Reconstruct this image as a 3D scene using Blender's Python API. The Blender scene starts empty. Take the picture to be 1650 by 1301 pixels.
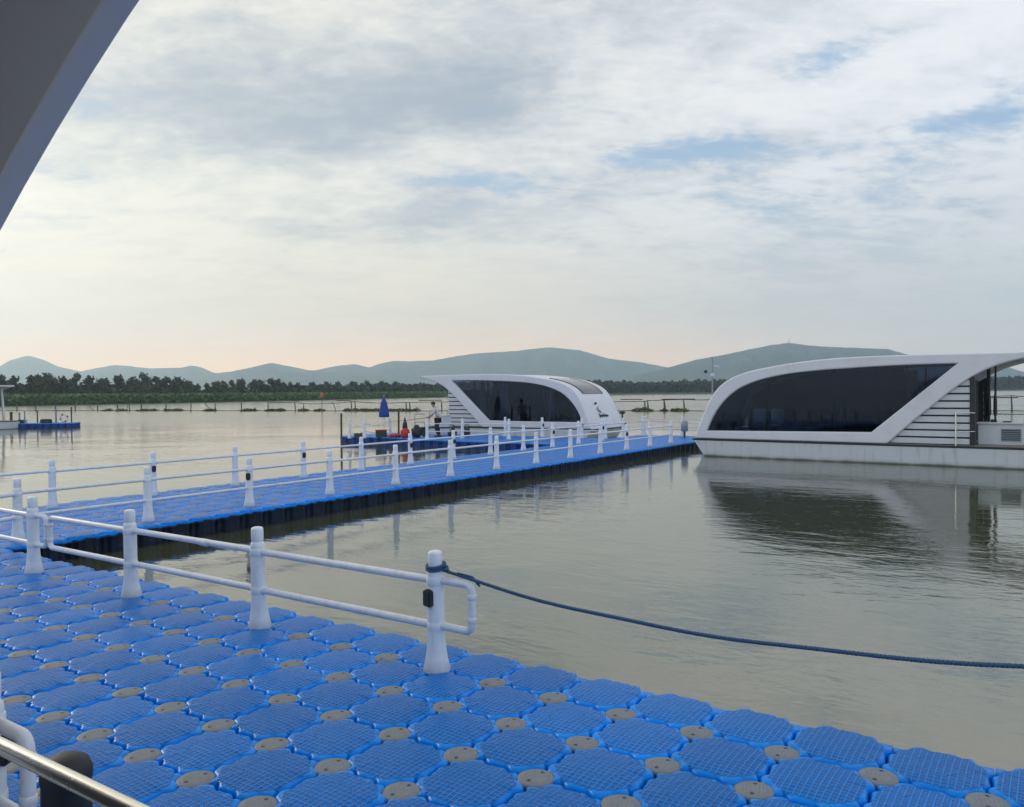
import bpy, bmesh, math, random
import numpy as np
from math import sin, cos, pi, radians, atan2, sqrt
from mathutils import Vector, Matrix
random.seed(7); rng = np.random.default_rng(7)
S = bpy.context.scene; COL = S.collection

# ------------------------------------------------------------ camera
F, PIT, ROL, H = 1298.6, .014776, -.008491, 2.34
def cam_matrix():
    B = np.array([[1,0,0],[0,0,-1],[0,1,0]], float)
    cp, sp, cr, sr = cos(PIT), sin(PIT), cos(ROL), sin(ROL)
    return np.array([[cr,-sr,0],[sr,cr,0],[0,0,1]]) @ np.array([[1,0,0],[0,cp,-sp],[0,sp,cp]]) @ B
CM = cam_matrix()
cam = bpy.data.cameras.new('camera'); co = bpy.data.objects.new('camera', cam); COL.objects.link(co); S.camera = co
co.matrix_world = Matrix(((CM[0][0], -CM[1][0], -CM[2][0], 0), (CM[0][1], -CM[1][1], -CM[2][1], 0),
                          (CM[0][2], -CM[1][2], -CM[2][2], H), (0,0,0,1)))
cam.sensor_width = 36; cam.lens = F/1650*36; cam.clip_start = .05; cam.clip_end = 40000
def ray(px, py):
    v = CM.T @ np.array([(px-825)/F, (py-650.5)/F, 1.]); return v/v[1]
def at(px, py, Y):
    v = ray(px, py)*Y; return Vector((v[0], v[1], v[2]+H))
def onz(px, py, z=0.):
    v = ray(px, py); v = v*(z-H)/v[2]; return Vector((v[0], v[1], z))

# ------------------------------------------------------------ node helpers
class NT:
    def __init__(s, nt): s.t = nt; nt.nodes.clear()
    def n(s, typ, **kw):
        x = s.t.nodes.new(typ)
        for k, v in kw.items():
            if k.startswith('i_'):
                k = k[2:]; k = int(k) if k.isdigit() else k.replace('_', ' ')
                s.put(x.inputs[k], v)
            else: setattr(x, k, v)
        return x
    def put(s, inp, v):
        if hasattr(v, 'is_output') or isinstance(v, bpy.types.NodeSocket): s.t.links.new(v, inp)
        else: inp.default_value = v
    def m(s, op, a, b=None, c=None, clamp=False):
        x = s.t.nodes.new('ShaderNodeMath'); x.operation = op; x.use_clamp = clamp
        for i, v in enumerate((a, b, c)):
            if v is not None: s.put(x.inputs[i], v)
        return x.outputs[0]
    def vm(s, op, a, b=None):
        x = s.t.nodes.new('ShaderNodeVectorMath'); x.operation = op
        s.put(x.inputs[0], a)
        if b is not None: s.put(x.inputs[1], b)
        return x.outputs[0]
    def mix(s, f, a, b):
        x = s.t.nodes.new('ShaderNodeMix'); x.data_type = 'RGBA'
        s.put(x.inputs[0], f); s.put(x.inputs[6], c4(a)); s.put(x.inputs[7], c4(b)); return x.outputs[2]
    def ss(s, v, a, b, lo=0., hi=1.):
        x = s.t.nodes.new('ShaderNodeMapRange'); x.interpolation_type = 'SMOOTHSTEP'
        for i, q in enumerate((v, a, b, lo, hi)): s.put(x.inputs[i], q)
        return x.outputs[0]
    def noise(s, vec, scale, detail=4, rough=.5, dist=0., dims='3D'):
        x = s.t.nodes.new('ShaderNodeTexNoise'); x.noise_dimensions = dims
        if vec is not None: s.put(x.inputs['Vector'], vec)
        x.inputs['Scale'].default_value = scale; x.inputs['Detail'].default_value = detail
        x.inputs['Roughness'].default_value = rough; x.inputs['Distortion'].default_value = dist
        return x.outputs[0]
    def sep(s, v):
        x = s.t.nodes.new('ShaderNodeSeparateXYZ'); s.put(x.inputs[0], v); return x.outputs
    def comb(s, a, b, c):
        x = s.t.nodes.new('ShaderNodeCombineXYZ')
        for i, v in enumerate((a, b, c)): s.put(x.inputs[i], v)
        return x.outputs[0]
    def obj(s): return s.n('ShaderNodeTexCoord').outputs['Object']
def c4(v):
    if isinstance(v, (tuple, list)) and len(v) == 3: return (*v, 1)
    return v
def bump(t, h, dist, strength=1., normal=None):
    b = t.n('ShaderNodeBump', i_Height=h, i_Distance=dist, i_Strength=strength)
    if normal: t.put(b.inputs['Normal'], normal)
    return b.outputs[0]
def mat(name, col, rough=.5, metal=0., fn=None, **kw):
    m = bpy.data.materials.new(name); m.use_nodes = True; t = NT(m.node_tree)
    p = t.n('ShaderNodeBsdfPrincipled'); o = t.n('ShaderNodeOutputMaterial', i_0=p.outputs[0])
    p.inputs['Base Color'].default_value = (*col, 1); p.inputs['Roughness'].default_value = rough
    p.inputs['Metallic'].default_value = metal
    for k, v in kw.items(): p.inputs[k.replace('_', ' ')].default_value = v
    if fn: fn(t, p)
    return m
def grime(scale=3., amt=.25, dark=(.25,.23,.2), rv=.15):
    def f(t, p):
        v = t.obj(); n = t.noise(v, scale, 6, .65)
        k = t.ss(n, .45, .75, 0, amt)
        base = tuple(p.inputs['Base Color'].default_value)
        t.put(p.inputs['Base Color'], t.mix(k, base, dark))
        r = p.inputs['Roughness'].default_value
        t.put(p.inputs['Roughness'], t.m('ADD', t.m('MULTIPLY', n, rv), r-rv/2))
    return f

# ------------------------------------------------------------ world
SUN_AZ, SUN_EL = radians(-50), radians(19)
w = bpy.data.worlds.new('World'); S.world = w; w.use_nodes = True
t = NT(w.node_tree)
d = t.vm('NORMALIZE', t.n('ShaderNodeTexCoord').outputs['Generated'])
dx, dy, dz = t.sep(d)[:3]
sky = t.n('ShaderNodeTexSky', sky_type='NISHITA', sun_disc=False, sun_elevation=SUN_EL, sun_rotation=SUN_AZ,
          air_density=1.2, dust_density=2.0, ozone_density=1.5)
bg_sky = t.n('ShaderNodeBackground', i_Color=sky.outputs[0], i_Strength=.10)
az = t.m('ARCTAN2', dx, dy); el = t.m('ARCSINE', dz)
DEG = pi/180
wob = t.noise(d, 3.2, 5, .55); wob2 = t.noise(t.vm('ADD', d, (5.,3.,1.)), 3.2, 5, .55)
azw = t.m('ADD', az, t.m('MULTIPLY', t.m('SUBTRACT', wob, .5), .42))
elw = t.m('ADD', el, t.m('MULTIPLY', t.m('SUBTRACT', wob2, .5), .20))
def blob(px, py, sx, sy, a=None, e=None):
    aa = math.atan2(px-825, F); ee = math.atan2((631-py)*cos(aa), F)
    u = t.m('DIVIDE', t.m('SUBTRACT', a or azw, aa), sx/F); v = t.m('DIVIDE', t.m('SUBTRACT', e or elw, ee), sy/F)
    return t.m('EXPONENT', t.m('MULTIPLY', t.m('ADD', t.m('MULTIPLY', u, u), t.m('MULTIPLY', v, v)), -1.))
def addall(l):
    r = l[0]
    for x in l[1:]: r = t.m('ADD', r, x)
    return r
def sc(x, k): return t.m('MULTIPLY', x, k)
# cloud sheet: direction projected on a layer overhead, so that it flattens towards the horizon
den = t.m('ADD', t.m('MAXIMUM', dz, 0.), .24)
pl = t.comb(t.m('DIVIDE', dx, den), t.m('DIVIDE', dy, den), 0.)
pls = t.vm('MULTIPLY', pl, (.8, 1.25, 1.))
n1 = t.noise(pls, 2.1, 9, .58, .35); n2 = t.noise(t.vm('ADD', pls, (9.,4.,2.)), 7., 8, .62, .5)
n3 = t.noise(t.vm('ADD', pls, (2.,8.,5.)), 19., 6, .6, .3)
n4 = t.noise(t.vm('MULTIPLY', t.vm('ADD', pl, (3.,1.,7.)), (.9, 3.2, 1.)), 5., 8, .62, .6)
tex = addall([sc(n1, .42), sc(n2, .32), sc(n3, .18), sc(n4, .08)])           # about .5
# thick grey masses
grey = addall([sc(blob(520,150,330,85), .85), sc(blob(860,70,260,70), .55), sc(blob(330,60,150,50), .35), sc(blob(600,345,130,28), .5),
               sc(blob(1230,235,110,30), .35), sc(blob(780,190,160,60), .4), sc(blob(250,430,220,20), .28), sc(blob(1040,290,160,30), .2)])
blue = addall([sc(blob(1120,262,150,30), 1.), sc(blob(1570,215,110,34), 1.), sc(blob(1180,372,190,38), .5), sc(blob(760,298,150,16), .62),
               sc(blob(1330,95,55,26), .5), sc(blob(1480,350,260,60), .45), sc(blob(1250,470,420,50), .42), sc(blob(1560,60,120,40), .25), sc(blob(960,200,90,25), .25)])
bright = addall([sc(blob(120,270,200,55), .35), sc(blob(230,330,330,60), .5), sc(blob(1080,150,170,60), .7), sc(blob(1420,130,220,70), .6),
                 sc(blob(560,262,260,22), .5), sc(blob(1380,290,140,30), .5), sc(blob(640,30,60,40), .5), sc(blob(160,110,120,60), .2)])
# colours (linear)
lightc = t.m('ADD', t.m('SUBTRACT', sc(bright, .75), sc(grey, 1.4)), sc(t.m('SUBTRACT', tex, .5), 6.0))
lum = t.ss(lightc, -1.7, .80)
cwarm = t.ss(az, .55, -.45)
c_hi = t.mix(cwarm, (.82,.81,.82), (.84,.775,.655))
c_lo = t.mix(cwarm, (.27,.325,.41), (.31,.345,.40))
cloud = t.mix(lum, c_lo, c_hi)
skyblue = t.mix(t.ss(el, .02, .32), (.50,.57,.60), (.25,.39,.58))
cover = t.ss(t.m('SUBTRACT', t.m('ADD', sc(t.m('SUBTRACT', tex, .5), 4.6), .86), sc(blue, .86)), -.12, .62)
c1 = t.mix(cover, skyblue, cloud)
# band near the horizon: smooth, warm in front and to the left, grey blue to the right
hz_c = t.mix(t.ss(az, -.1, .62), (2.0,1.16,.64), (1.05,.88,.74))
hz = t.m('EXPONENT', sc(t.m('POWER', t.m('DIVIDE', t.m('MAXIMUM', el, 0.), .088), 1.7), -1.))
c2 = t.mix(sc(hz, .93), c1, hz_c)
mid_c = t.mix(t.ss(az, -.2, .5), (1.04,.87,.61), (.68,.66,.63))
mid = t.m('EXPONENT', sc(t.m('POWER', t.m('DIVIDE', t.m('SUBTRACT', el, .11), .06), 2.), -1.))
c3 = t.mix(sc(mid, .5), c2, mid_c)
# the sky behind the viewer and overhead is darker than the one in front
back = t.ss(dy, -.55, .75, 1.0, 1.)
c3 = t.mix(t.ss(dy, .3, -.4, 0., .8), c3, (.66,.78,.95))
top_ = t.ss(el, .45, 1.2, 1., .72)
bg_c = t.n('ShaderNodeBackground', i_Color=c3, i_Strength=t.m('MULTIPLY', t.m('MULTIPLY', back, top_), 1.35))
ms = t.n('ShaderNodeMixShader', i_0=.90, i_1=bg_sky.outputs[0], i_2=bg_c.outputs[0])
t.n('ShaderNodeOutputWorld', i_0=ms.outputs[0])

sl = bpy.data.lights.new('sun', 'SUN'); so = bpy.data.objects.new('sun', sl); COL.objects.link(so)
sl.energy = 1.1; sl.angle = radians(12); sl.color = (1, .88, .7)
so.rotation_euler = Vector((-sin(SUN_AZ)*cos(SUN_EL), -cos(SUN_AZ)*cos(SUN_EL), -sin(SUN_EL))).to_track_quat('-Z', 'Y').to_euler()
S.view_settings.view_transform = 'Standard'; S.view_settings.look = 'None'; S.view_settings.exposure = 0; S.view_settings.gamma = 1
S.render.engine = 'CYCLES'; S.cycles.use_denoising = True; S.cycles.max_bounces = 6
S.cycles.volume_bounces = 2; S.cycles.transparent_max_bounces = 12

# ------------------------------------------------------------ object helpers
def tag(o, label=None, cat=None, group=None, kind=None):
    if label: o['label'] = label
    if cat: o['category'] = cat
    if group: o['group'] = group
    if kind: o['kind'] = kind
    return o
def empty(name, loc=(0,0,0), rz=0., scale=1.):
    o = bpy.data.objects.new(name, None); COL.objects.link(o); o.location = loc; o.rotation_euler = (0,0,rz); o.scale = (scale,)*3
    o.empty_display_size = .2; return o
def link(name, me, parent=None, loc=(0,0,0), rot=(0,0,0)):
    o = bpy.data.objects.new(name, me); COL.objects.link(o); o.location = loc; o.rotation_euler = rot
    if parent: o.parent = parent
    return o
def smooth(me, ang=40):
    me.shade_smooth() if ang >= 180 else None
    if ang < 180:
        me.shade_smooth()
        try: me.set_sharp_from_angle(angle=radians(ang))
        except Exception: pass
class MB:
    """collects shapes and links them as one mesh"""
    def __init__(s): s.v = []; s.f = []; s.mi = []; s.cm = 0
    def add(s, vs, fs):
        b = len(s.v); s.v += [tuple(v) for v in vs]; s.f += [tuple(b+i for i in f) for f in fs]; s.mi += [s.cm]*len(fs); return s
    def box(s, c, d, rz=0., ry=0., rx=0.):
        M = Matrix.Rotation(rz, 3, 'Z') @ Matrix.Rotation(ry, 3, 'Y') @ Matrix.Rotation(rx, 3, 'X')
        vs = [Vector(c) + M @ Vector((x*d[0]/2, y*d[1]/2, z*d[2]/2)) for z in (-1,1) for y in (-1,1) for x in (-1,1)]
        return s.add(vs, [(0,2,3,1),(4,5,7,6),(0,1,5,4),(2,6,7,3),(0,4,6,2),(1,3,7,5)])
    def tube(s, pts, r, n=10, caps=True):
        pts = [Vector(p) for p in pts]; rs = r if isinstance(r, (list,tuple)) else [r]*len(pts)
        vs = []; prev = None
        for i, p in enumerate(pts):
            a = pts[max(i-1,0)]; b = pts[min(i+1,len(pts)-1)]; T = (b-a).normalized()
            if prev is None: N = T.orthogonal().normalized()
            else:
                N = prev - T*prev.dot(T); N = N.normalized() if N.length > 1e-6 else T.orthogonal().normalized()
            prev = N; B = T.cross(N)
            vs += [p + (N*cos(2*pi*k/n) + B*sin(2*pi*k/n))*rs[i] for k in range(n)]
        fs = [(i*n+k, i*n+(k+1)%n, (i+1)*n+(k+1)%n, (i+1)*n+k) for i in range(len(pts)-1) for k in range(n)]
        if caps: fs += [tuple(range(n))[::-1], tuple(range((len(pts)-1)*n, len(pts)*n))]
        return s.add(vs, fs)
    def lathe(s, prof, c=(0,0,0), n=20):
        vs = []; 
        for r, z in prof: vs += [(c[0]+r*cos(2*pi*k/n), c[1]+r*sin(2*pi*k/n), c[2]+z) for k in range(n)]
        fs = [(i*n+k, i*n+(k+1)%n, (i+1)*n+(k+1)%n, (i+1)*n+k) for i in range(len(prof)-1) for k in range(n)]
        fs += [tuple(range(n))[::-1], tuple(range((len(prof)-1)*n, len(prof)*n))]
        return s.add(vs, fs)
    def quads(s, c, u, v):
        """many quads at once: c,u,v arrays (n,3)"""
        n = len(c); P = np.stack([c-u-v, c+u-v, c+u+v, c-u+v], 1).reshape(-1,3); b = len(s.v)
        s.v += [tuple(p) for p in P.tolist()]; s.f += [(b+4*i, b+4*i+1, b+4*i+2, b+4*i+3) for i in range(n)]; s.mi += [s.cm]*n; return s
    def mesh(s, name, mats, sm=40, bevel=0.):
        me = bpy.data.meshes.new(name); me.from_pydata(s.v, [], s.f)
        for m in (mats if isinstance(mats, (list,tuple)) else [mats]): me.materials.append(m)
        me.polygons.foreach_set('material_index', s.mi); me.update()
        if bevel:
            bm = bmesh.new(); bm.from_mesh(me)
            bmesh.ops.remove_doubles(bm, verts=bm.verts, dist=1e-6)
            es = [e for e in bm.edges if len(e.link_faces) == 2 and e.calc_face_angle(0) > radians(35)]
            bmesh.ops.bevel(bm, geom=es, offset=bevel, segments=2, affect='EDGES', clamp_overlap=True)
            bm.to_mesh(me); bm.free()
        if sm: smooth(me, sm)
        return me
    def build(s, name, mats, parent=None, sm=40, bevel=0., loc=(0,0,0)):
        return link(name, s.mesh(name, mats, sm, bevel), parent, loc)
def arc(a, b, c, n=6):
    """rounded corner points between a-b-c (quadratic)"""
    a, b, c = Vector(a), Vector(b), Vector(c)
    return [a*(1-u)**2 + b*2*u*(1-u) + c*u*u for u in [i/n for i in range(n+1)]]
def flat2d(name, loops, half, bev, m, parent, loc=(0,0,0), res=2):
    """2D outline(s) in the local XZ plane given depth: first loop is the outline, others are holes"""
    cu = bpy.data.curves.new(name, 'CURVE'); cu.dimensions = '2D'; cu.fill_mode = 'BOTH'; cu.extrude = half; cu.bevel_depth = bev; cu.bevel_resolution = res
    cu.offset = -bev
    for L in loops:
        sp = cu.splines.new('POLY'); sp.points.add(len(L)-1); sp.use_cyclic_u = True
        for p, (x, z) in zip(sp.points, L): p.co = (x, z, 0, 1)
    o = bpy.data.objects.new(name, cu); COL.objects.link(o)
    dg = bpy.context.evaluated_depsgraph_get(); me = bpy.data.meshes.new_from_object(o.evaluated_get(dg))
    bpy.data.objects.remove(o); bpy.data.curves.remove(cu)
    me.transform(Matrix.Rotation(pi/2, 4, 'X')); me.name = name; me.materials.clear(); me.materials.append(m); smooth(me, 35)
    return link(name, me, parent, loc)
def catmull(P, n=6):
    out = []; P = [np.array(p, float) for p in P]
    for i in range(len(P)-1):
        a = P[max(i-1,0)]; b = P[i]; c = P[i+1]; e = P[min(i+2,len(P)-1)]
        for k in range(n):
            u = k/n; out.append(tuple(.5*((2*b)+(c-a)*u+(2*a-5*b+4*c-e)*u*u+(3*b-a-3*c+e)*u**3)))
    out.append(tuple(P[-1])); return out

# ------------------------------------------------------------ materials
def _water(t, p):
    g = t.n('ShaderNodeNewGeometry').outputs['Position']
    gx, gy, gz = t.sep(g)[:3]
    rot = t.n('ShaderNodeVectorRotate', rotation_type='Z_AXIS'); t.put(rot.inputs['Vector'], g); rot.inputs['Angle'].default_value = radians(30)
    v = t.vm('MULTIPLY', rot.outputs[0], (1., 1.9, 1.))
    a = t.noise(v, 1.1, 3, .55, .6); b = t.noise(v, 4.5, 3, .55, .3); c = t.noise(t.vm('MULTIPLY', g, (1.,1.6,1.)), .28, 2, .5)
    patch = t.ss(t.noise(g, .09, 3, .5), .38, .66, .35, 1.25)
    h = t.m('ADD', t.m('ADD', sc_(t, a, .55), sc_(t, b, .16)), sc_(t, c, .7))
    t.put(p.inputs['Normal'], bump(t, t.m('MULTIPLY', h, patch), .021, 1.))
    n = t.noise(g, .15, 4, .5)
    p.inputs['Specular Tint'].default_value = (1,.98,.87,1)
    t.put(p.inputs['Base Color'], t.mix(n, (.046,.052,.028), (.066,.070,.038)))
    t.put(p.inputs['Roughness'], t.ss(gy, 30., 85., .045, .20))        # the open lake is more ruffled than the sheltered basin
def sc_(t, x, k): return t.m('MULTIPLY', x, k)
M_water = mat('murky_water', (.1,.1,.06), .045, 0, _water, IOR=2.8)

def cell(t):
    x, y, z = t.sep(t.obj())[:3]
    fx = t.m('SUBTRACT', t.m('FRACT', t.m('ADD', t.m('DIVIDE', x, .5), .5)), .5)
    fy = t.m('SUBTRACT', t.m('FRACT', t.m('ADD', t.m('DIVIDE', y, .5), .5)), .5)
    return fx, fy, z          # -.5..+.5 inside one cube
def _plastic(t, p, flank_col=(.010,.010,.011)):
    fx, fy, z = cell(t)
    ax, ay = t.m('ABSOLUTE', fx), t.m('ABSOLUTE', fy)
    def grid(f):
        g = t.m('ABSOLUTE', t.m('SUBTRACT', t.m('FRACT', t.m('MULTIPLY', f, 15.)), .5))    # 0 mid cell, .5 on the line
        return t.ss(g, .28, .44)
    line = t.m('MAXIMUM', grid(fx), grid(fy))
    rad = t.m('MAXIMUM', t.m('MAXIMUM', ax, ay), sc_(t, t.m('ADD', ax, ay), .665))
    mask = t.ss(rad, .455, .43)
    ring = t.ss(t.m('ABSOLUTE', t.m('SUBTRACT', rad, .2)), .012, .0)
    top = t.ss(z, -.06, -.02)
    mask = t.m('MULTIPLY', mask, top)
    h = t.m('MULTIPLY', t.m('SUBTRACT', line, sc_(t, ring, .8)), mask)
    n = t.noise(t.obj(), 38., 3, .6); big = t.noise(t.obj(), 1.3, 5, .6)
    t.put(p.inputs['Normal'], bump(t, t.m('ADD', h, sc_(t, n, .08)), .009, 1.))
    col = t.mix(big, (.000,.215,.72), (.000,.275,.88))
    cellc = t.m('MULTIPLY', t.m('SUBTRACT', 1., line), mask)
    col = t.mix(sc_(t, cellc, .70), col, (.001,.065,.29))                              # tread cells a darker blue than the raised lines
    hs = t.n('ShaderNodeHueSaturation', i_Color=col); t.put(hs.inputs['Value'], t.m('ADD', sc_(t, t.n('ShaderNodeObjectInfo').outputs['Random'], .22), .86)); col = hs.outputs[0]
    dust = t.m('MULTIPLY', t.ss(t.noise(t.obj(), 5., 7, .7), .56, .82, 0, .15), top)
    drops = t.m('MULTIPLY', t.ss(t.noise(t.vm('ADD', t.obj(), (7.,3.,0.)), 17., 1, .3), .80, .83, 0, .75), top)
    col = t.mix(dust, col, (.22,.25,.29))
    spots = t.m('MULTIPLY', t.ss(t.noise(t.obj(), 11., 2, .4), .74, .80, 0, .7), top)
    col = t.mix(spots, col, (.03,.05,.09))
    col = t.mix(drops, col, (.42,.43,.40))
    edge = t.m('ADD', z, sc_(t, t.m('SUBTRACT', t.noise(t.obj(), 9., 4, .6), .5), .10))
    flank = t.ss(edge, -.022, -.062)                                                       # cube flanks turn dark below the top rim, along a noisy edge
    col = t.mix(sc_(t, flank, .97), col, flank_col)
    t.put(p.inputs['Base Color'], col)
    t.put(p.inputs['Roughness'], t.m('ADD', sc_(t, n, .12), .25))
M_blue = mat('blue_float_plastic', (.01,.13,.55), .36, 0, _plastic, Specular_IOR_Level=.18)
M_blue2 = mat('navy_flank_float_plastic', (.01,.13,.55), .36, 0, lambda t, p: _plastic(t, p, (.006,.035,.17)), Specular_IOR_Level=.30)  # same plastic, flanks darkened to navy instead of black
def _pin(t, p):
    fx, fy, z = cell(t)                                                                # a pin stands at the middle of its own cell
    r = t.m('SQRT', t.m('ADD', t.m('MULTIPLY', fx, fx), t.m('MULTIPLY', fy, fy)))
    ln = t.m('ABSOLUTE', t.m('SUBTRACT', t.m('FRACT', t.m('MULTIPLY', t.m('ADD', fx, sc_(t, fy, .15)), 24.)), .5))
    inr = t.ss(r, .15, .13)
    hx = t.m('SUBTRACT', t.m('ABSOLUTE', fy), .115)
    hole = t.ss(t.m('SQRT', t.m('ADD', t.m('MULTIPLY', fx, fx), t.m('MULTIPLY', hx, hx))), .026, .016)
    n = t.noise(t.obj(), 30., 5, .7)
    t.put(p.inputs['Normal'], bump(t, t.m('SUBTRACT', t.m('MULTIPLY', t.ss(ln, .1, .3), inr), sc_(t, hole, 4.)), .003, .8))
    c = t.mix(n, (.135,.148,.165), (.235,.252,.275)); 
    c = t.mix(t.ss(t.noise(t.obj(), 4., 3, .5), .5, .7, 0, .35), c, (.16,.17,.15))
    t.put(p.inputs['Base Color'], t.mix(hole, c, (.03,.03,.03)))
M_pin = mat('grey_cap_plastic', (.33,.31,.27), .55, 0, _pin)
def _post(t, p):
    v = t.obj(); z = t.sep(v)[2]; n = t.noise(v, 6., 6, .65); n2 = t.noise(t.vm('MULTIPLY', v, (18.,18.,2.5)), 1.6, 5, .7)
    c = t.mix(t.ss(n, .45, .75, 0, .4), (.76,.78,.81), (.42,.41,.38))
    c = t.mix(t.ss(n2, .56, .74, 0, .35), c, (.33,.28,.2))
    c = t.mix(t.ss(t.m('ADD', z, sc_(t, n, .12)), .17, .07, 0, .5), c, (.30,.31,.30))
    t.put(p.inputs['Base Color'], c); t.put(p.inputs['Roughness'], t.m('ADD', sc_(t, n, .2), .33))
M_post = mat('white_post_plastic', (.76,.78,.81), .42, 0, _post)
M_rail = mat('white_rail_paint', (.72,.73,.76), .35, 0, grime(14., .4, (.36,.35,.33)))
M_black = mat('black_rubber', (.018,.018,.02), .6, 0, grime(12., .3, (.05,.05,.05)))
M_steel = mat('stainless_steel', (.80,.76,.68), .27, 1., grime(20., .1, (.5,.48,.44), .08))
def _rope(t, p):
    n = t.n('ShaderNodeTexWave', i_Scale=38., i_Distortion=1.5, bands_direction='X', i_Vector=t.obj())
    n.inputs['Detail'].default_value = 2
    t.put(p.inputs['Normal'], bump(t, n.outputs[1], .006)); t.put(p.inputs['Base Color'], t.mix(n.outputs[1], (.03,.095,.20), (.07,.17,.30)))
M_rope = mat('blue_rope', (.05,.12,.22), .85, 0, _rope)
def _hull(t, p):
    x, y, z = t.sep(t.obj())[:3]
    n = t.noise(t.vm('MULTIPLY', t.obj(), (2.5,2.5,.35)), 2.2, 6, .65); n2 = t.noise(t.obj(), 2., 5, .6)
    st = t.ss(n, .50, .70, 0, .45)
    c = t.mix(st, (.56,.58,.60), (.33,.33,.29))
    c = t.mix(t.ss(t.m('ADD', z, sc_(t, n2, .14)), .24, .10, 0, .35), c, (.25,.26,.17)); c = t.mix(t.ss(t.m('ADD', z, sc_(t, n2, .10)), .13, .06, 0, .9), c, (.07,.075,.045))
    t.put(p.inputs['Base Color'], c)
M_hull = mat('hull_gelcoat', (.6,.6,.6), .35, 0, _hull)
M_shell = mat('white_shell_gelcoat', (.70,.69,.73), .33, 0, grime(1.6, .25, (.45,.44,.43)))
M_dark = mat('dark_trim', (.02,.021,.024), .45, 0, grime(9., .3, (.05,.05,.05)))
M_deck = mat('boat_deck_board', (.28,.25,.2), .6, 0, grime(5., .5, (.12,.1,.08)))
M_slat = mat('white_slat_paint', (.66,.66,.68), .5, 0, grime(6., .3, (.4,.4,.38)))
def glass_mat():
    m = bpy.data.materials.new('tinted_glass'); m.use_nodes = True; t = NT(m.node_tree)
    tr = t.n('ShaderNodeBsdfTransparent', i_0=(.46,.52,.60,1)); gl = t.n('ShaderNodeBsdfGlossy', i_0=(.42,.50,.60,1)); gl.inputs['Roughness'].default_value = .03
    fr = t.n('ShaderNodeFresnel'); fr.inputs[0].default_value = 1.5
    n = t.noise(t.obj(), .8, 2, .5); t.put(gl.inputs['Normal'], bump(t, n, .01, .3))
    mx = t.n('ShaderNodeMixShader', i_0=fr.outputs[0], i_1=tr.outputs[0], i_2=gl.outputs[0]); t.n('ShaderNodeOutputMaterial', i_0=mx.outputs[0]); return m
M_glass = glass_mat()
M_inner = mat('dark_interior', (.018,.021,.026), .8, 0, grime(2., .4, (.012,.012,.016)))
M_curtain = mat('grey_curtain', (.32,.36,.46), .85, 0, grime(8., .4, (.15,.16,.2)))
M_chairb = mat('pale_blue_fabric', (.60,.76,.82), .8, 0, grime(9., .3, (.3,.4,.45)))
M_sky = mat('skylight_glass', (.10,.09,.11), .12, 0, grime(3., .2, (.2,.18,.17)))
def leafm(name, a, b, sc0=.5):
    def f(t, p):
        n = t.noise(t.obj(), sc0, 4, .6); oi = t.n('ShaderNodeObjectInfo').outputs['Random']
        c = t.mix(t.ss(n, .3, .7), a, b); hs = t.n('ShaderNodeHueSaturation', i_Color=c)
        t.put(hs.inputs['Value'], t.m('ADD', sc_(t, oi, .5), .75)); t.put(p.inputs['Base Color'], hs.outputs[0])
    return mat(name, a, .7, 0, f)
M_leaf = leafm('leaf_green', (.028,.050,.022), (.055,.085,.035))
M_wood = leafm('wood_green', (.022,.048,.026), (.05,.085,.042), .12)
M_reed = leafm('reed_green', (.045,.10,.022), (.075,.14,.035), .08)
M_bark = mat('bark', (.06,.05,.04), .9, 0, grime(3., .4, (.03,.03,.02)))
M_shore = mat('shore_soil', (.05,.075,.03), .95, 0, grime(.05, .6, (.09,.085,.05)))
M_hill = mat('hill_forest', (.035,.055,.045), 1., 0, grime(.006, 1., (.14,.16,.13)))
M_stake = mat('weathered_wood', (.10,.085,.065), .9, 0, grime(9., .5, (.04,.035,.03)))
M_weed = leafm('weed_green', (.05,.075,.02), (.10,.11,.04), 2.)
M_par = mat('blue_canvas', (.02,.07,.30), .8, 0, grime(6., .4, (.01,.04,.18)))
M_red = mat('red_fabric', (.45,.035,.03), .7, 0, grime(8., .4, (.2,.02,.02)))
M_grn = mat('dark_green_plastic', (.03,.05,.03), .5, 0, grime(8., .3, (.02,.02,.02)))
M_white = mat('white_plastic', (.7,.7,.7), .45, 0, grime(8., .2, (.5,.5,.48)))
M_grey = mat('grey_metal', (.30,.32,.34), .4, .3, grime(8., .3, (.2,.2,.2)))
M_skin = mat('skin', (.35,.20,.14), .6, 0, grime(8., .2, (.3,.16,.11)))
M_hair = mat('hair', (.012,.010,.01), .6, 0, grime(20., .2, (.03,.02,.02)))
M_shirt = mat('white_shirt', (.55,.53,.55), .85, 0, grime(7., .2, (.4,.38,.4)))
M_pants = mat('dark_trousers', (.025,.022,.03), .85, 0, grime(7., .2, (.05,.04,.05)))
M_logog = mat('logo_green', (.12,.35,.22), .5, 0, grime(9., .2, (.2,.4,.3)))
M_house = mat('pale_wall', (.55,.56,.54), .8, 0, grime(1., .3, (.4,.4,.38)))
M_roofp = mat('pale_roof', (.42,.46,.47), .6, 0, grime(1., .3, (.3,.33,.33)))
M_orange = mat('orange_buoy', (.55,.16,.06), .5, 0, grime(6., .3, (.3,.1,.05)))
HAZE = 2.7e-4
# ------------------------------------------------------------ water, shore, hills, air
WB = MB(); WB.add([(-5400,-650,0),(5400,-650,0),(5400,4800,0),(-5400,4800,0)], [(0,1,2,3)])
tag(WB.build('water', M_water, sm=0), kind='structure')

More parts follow.
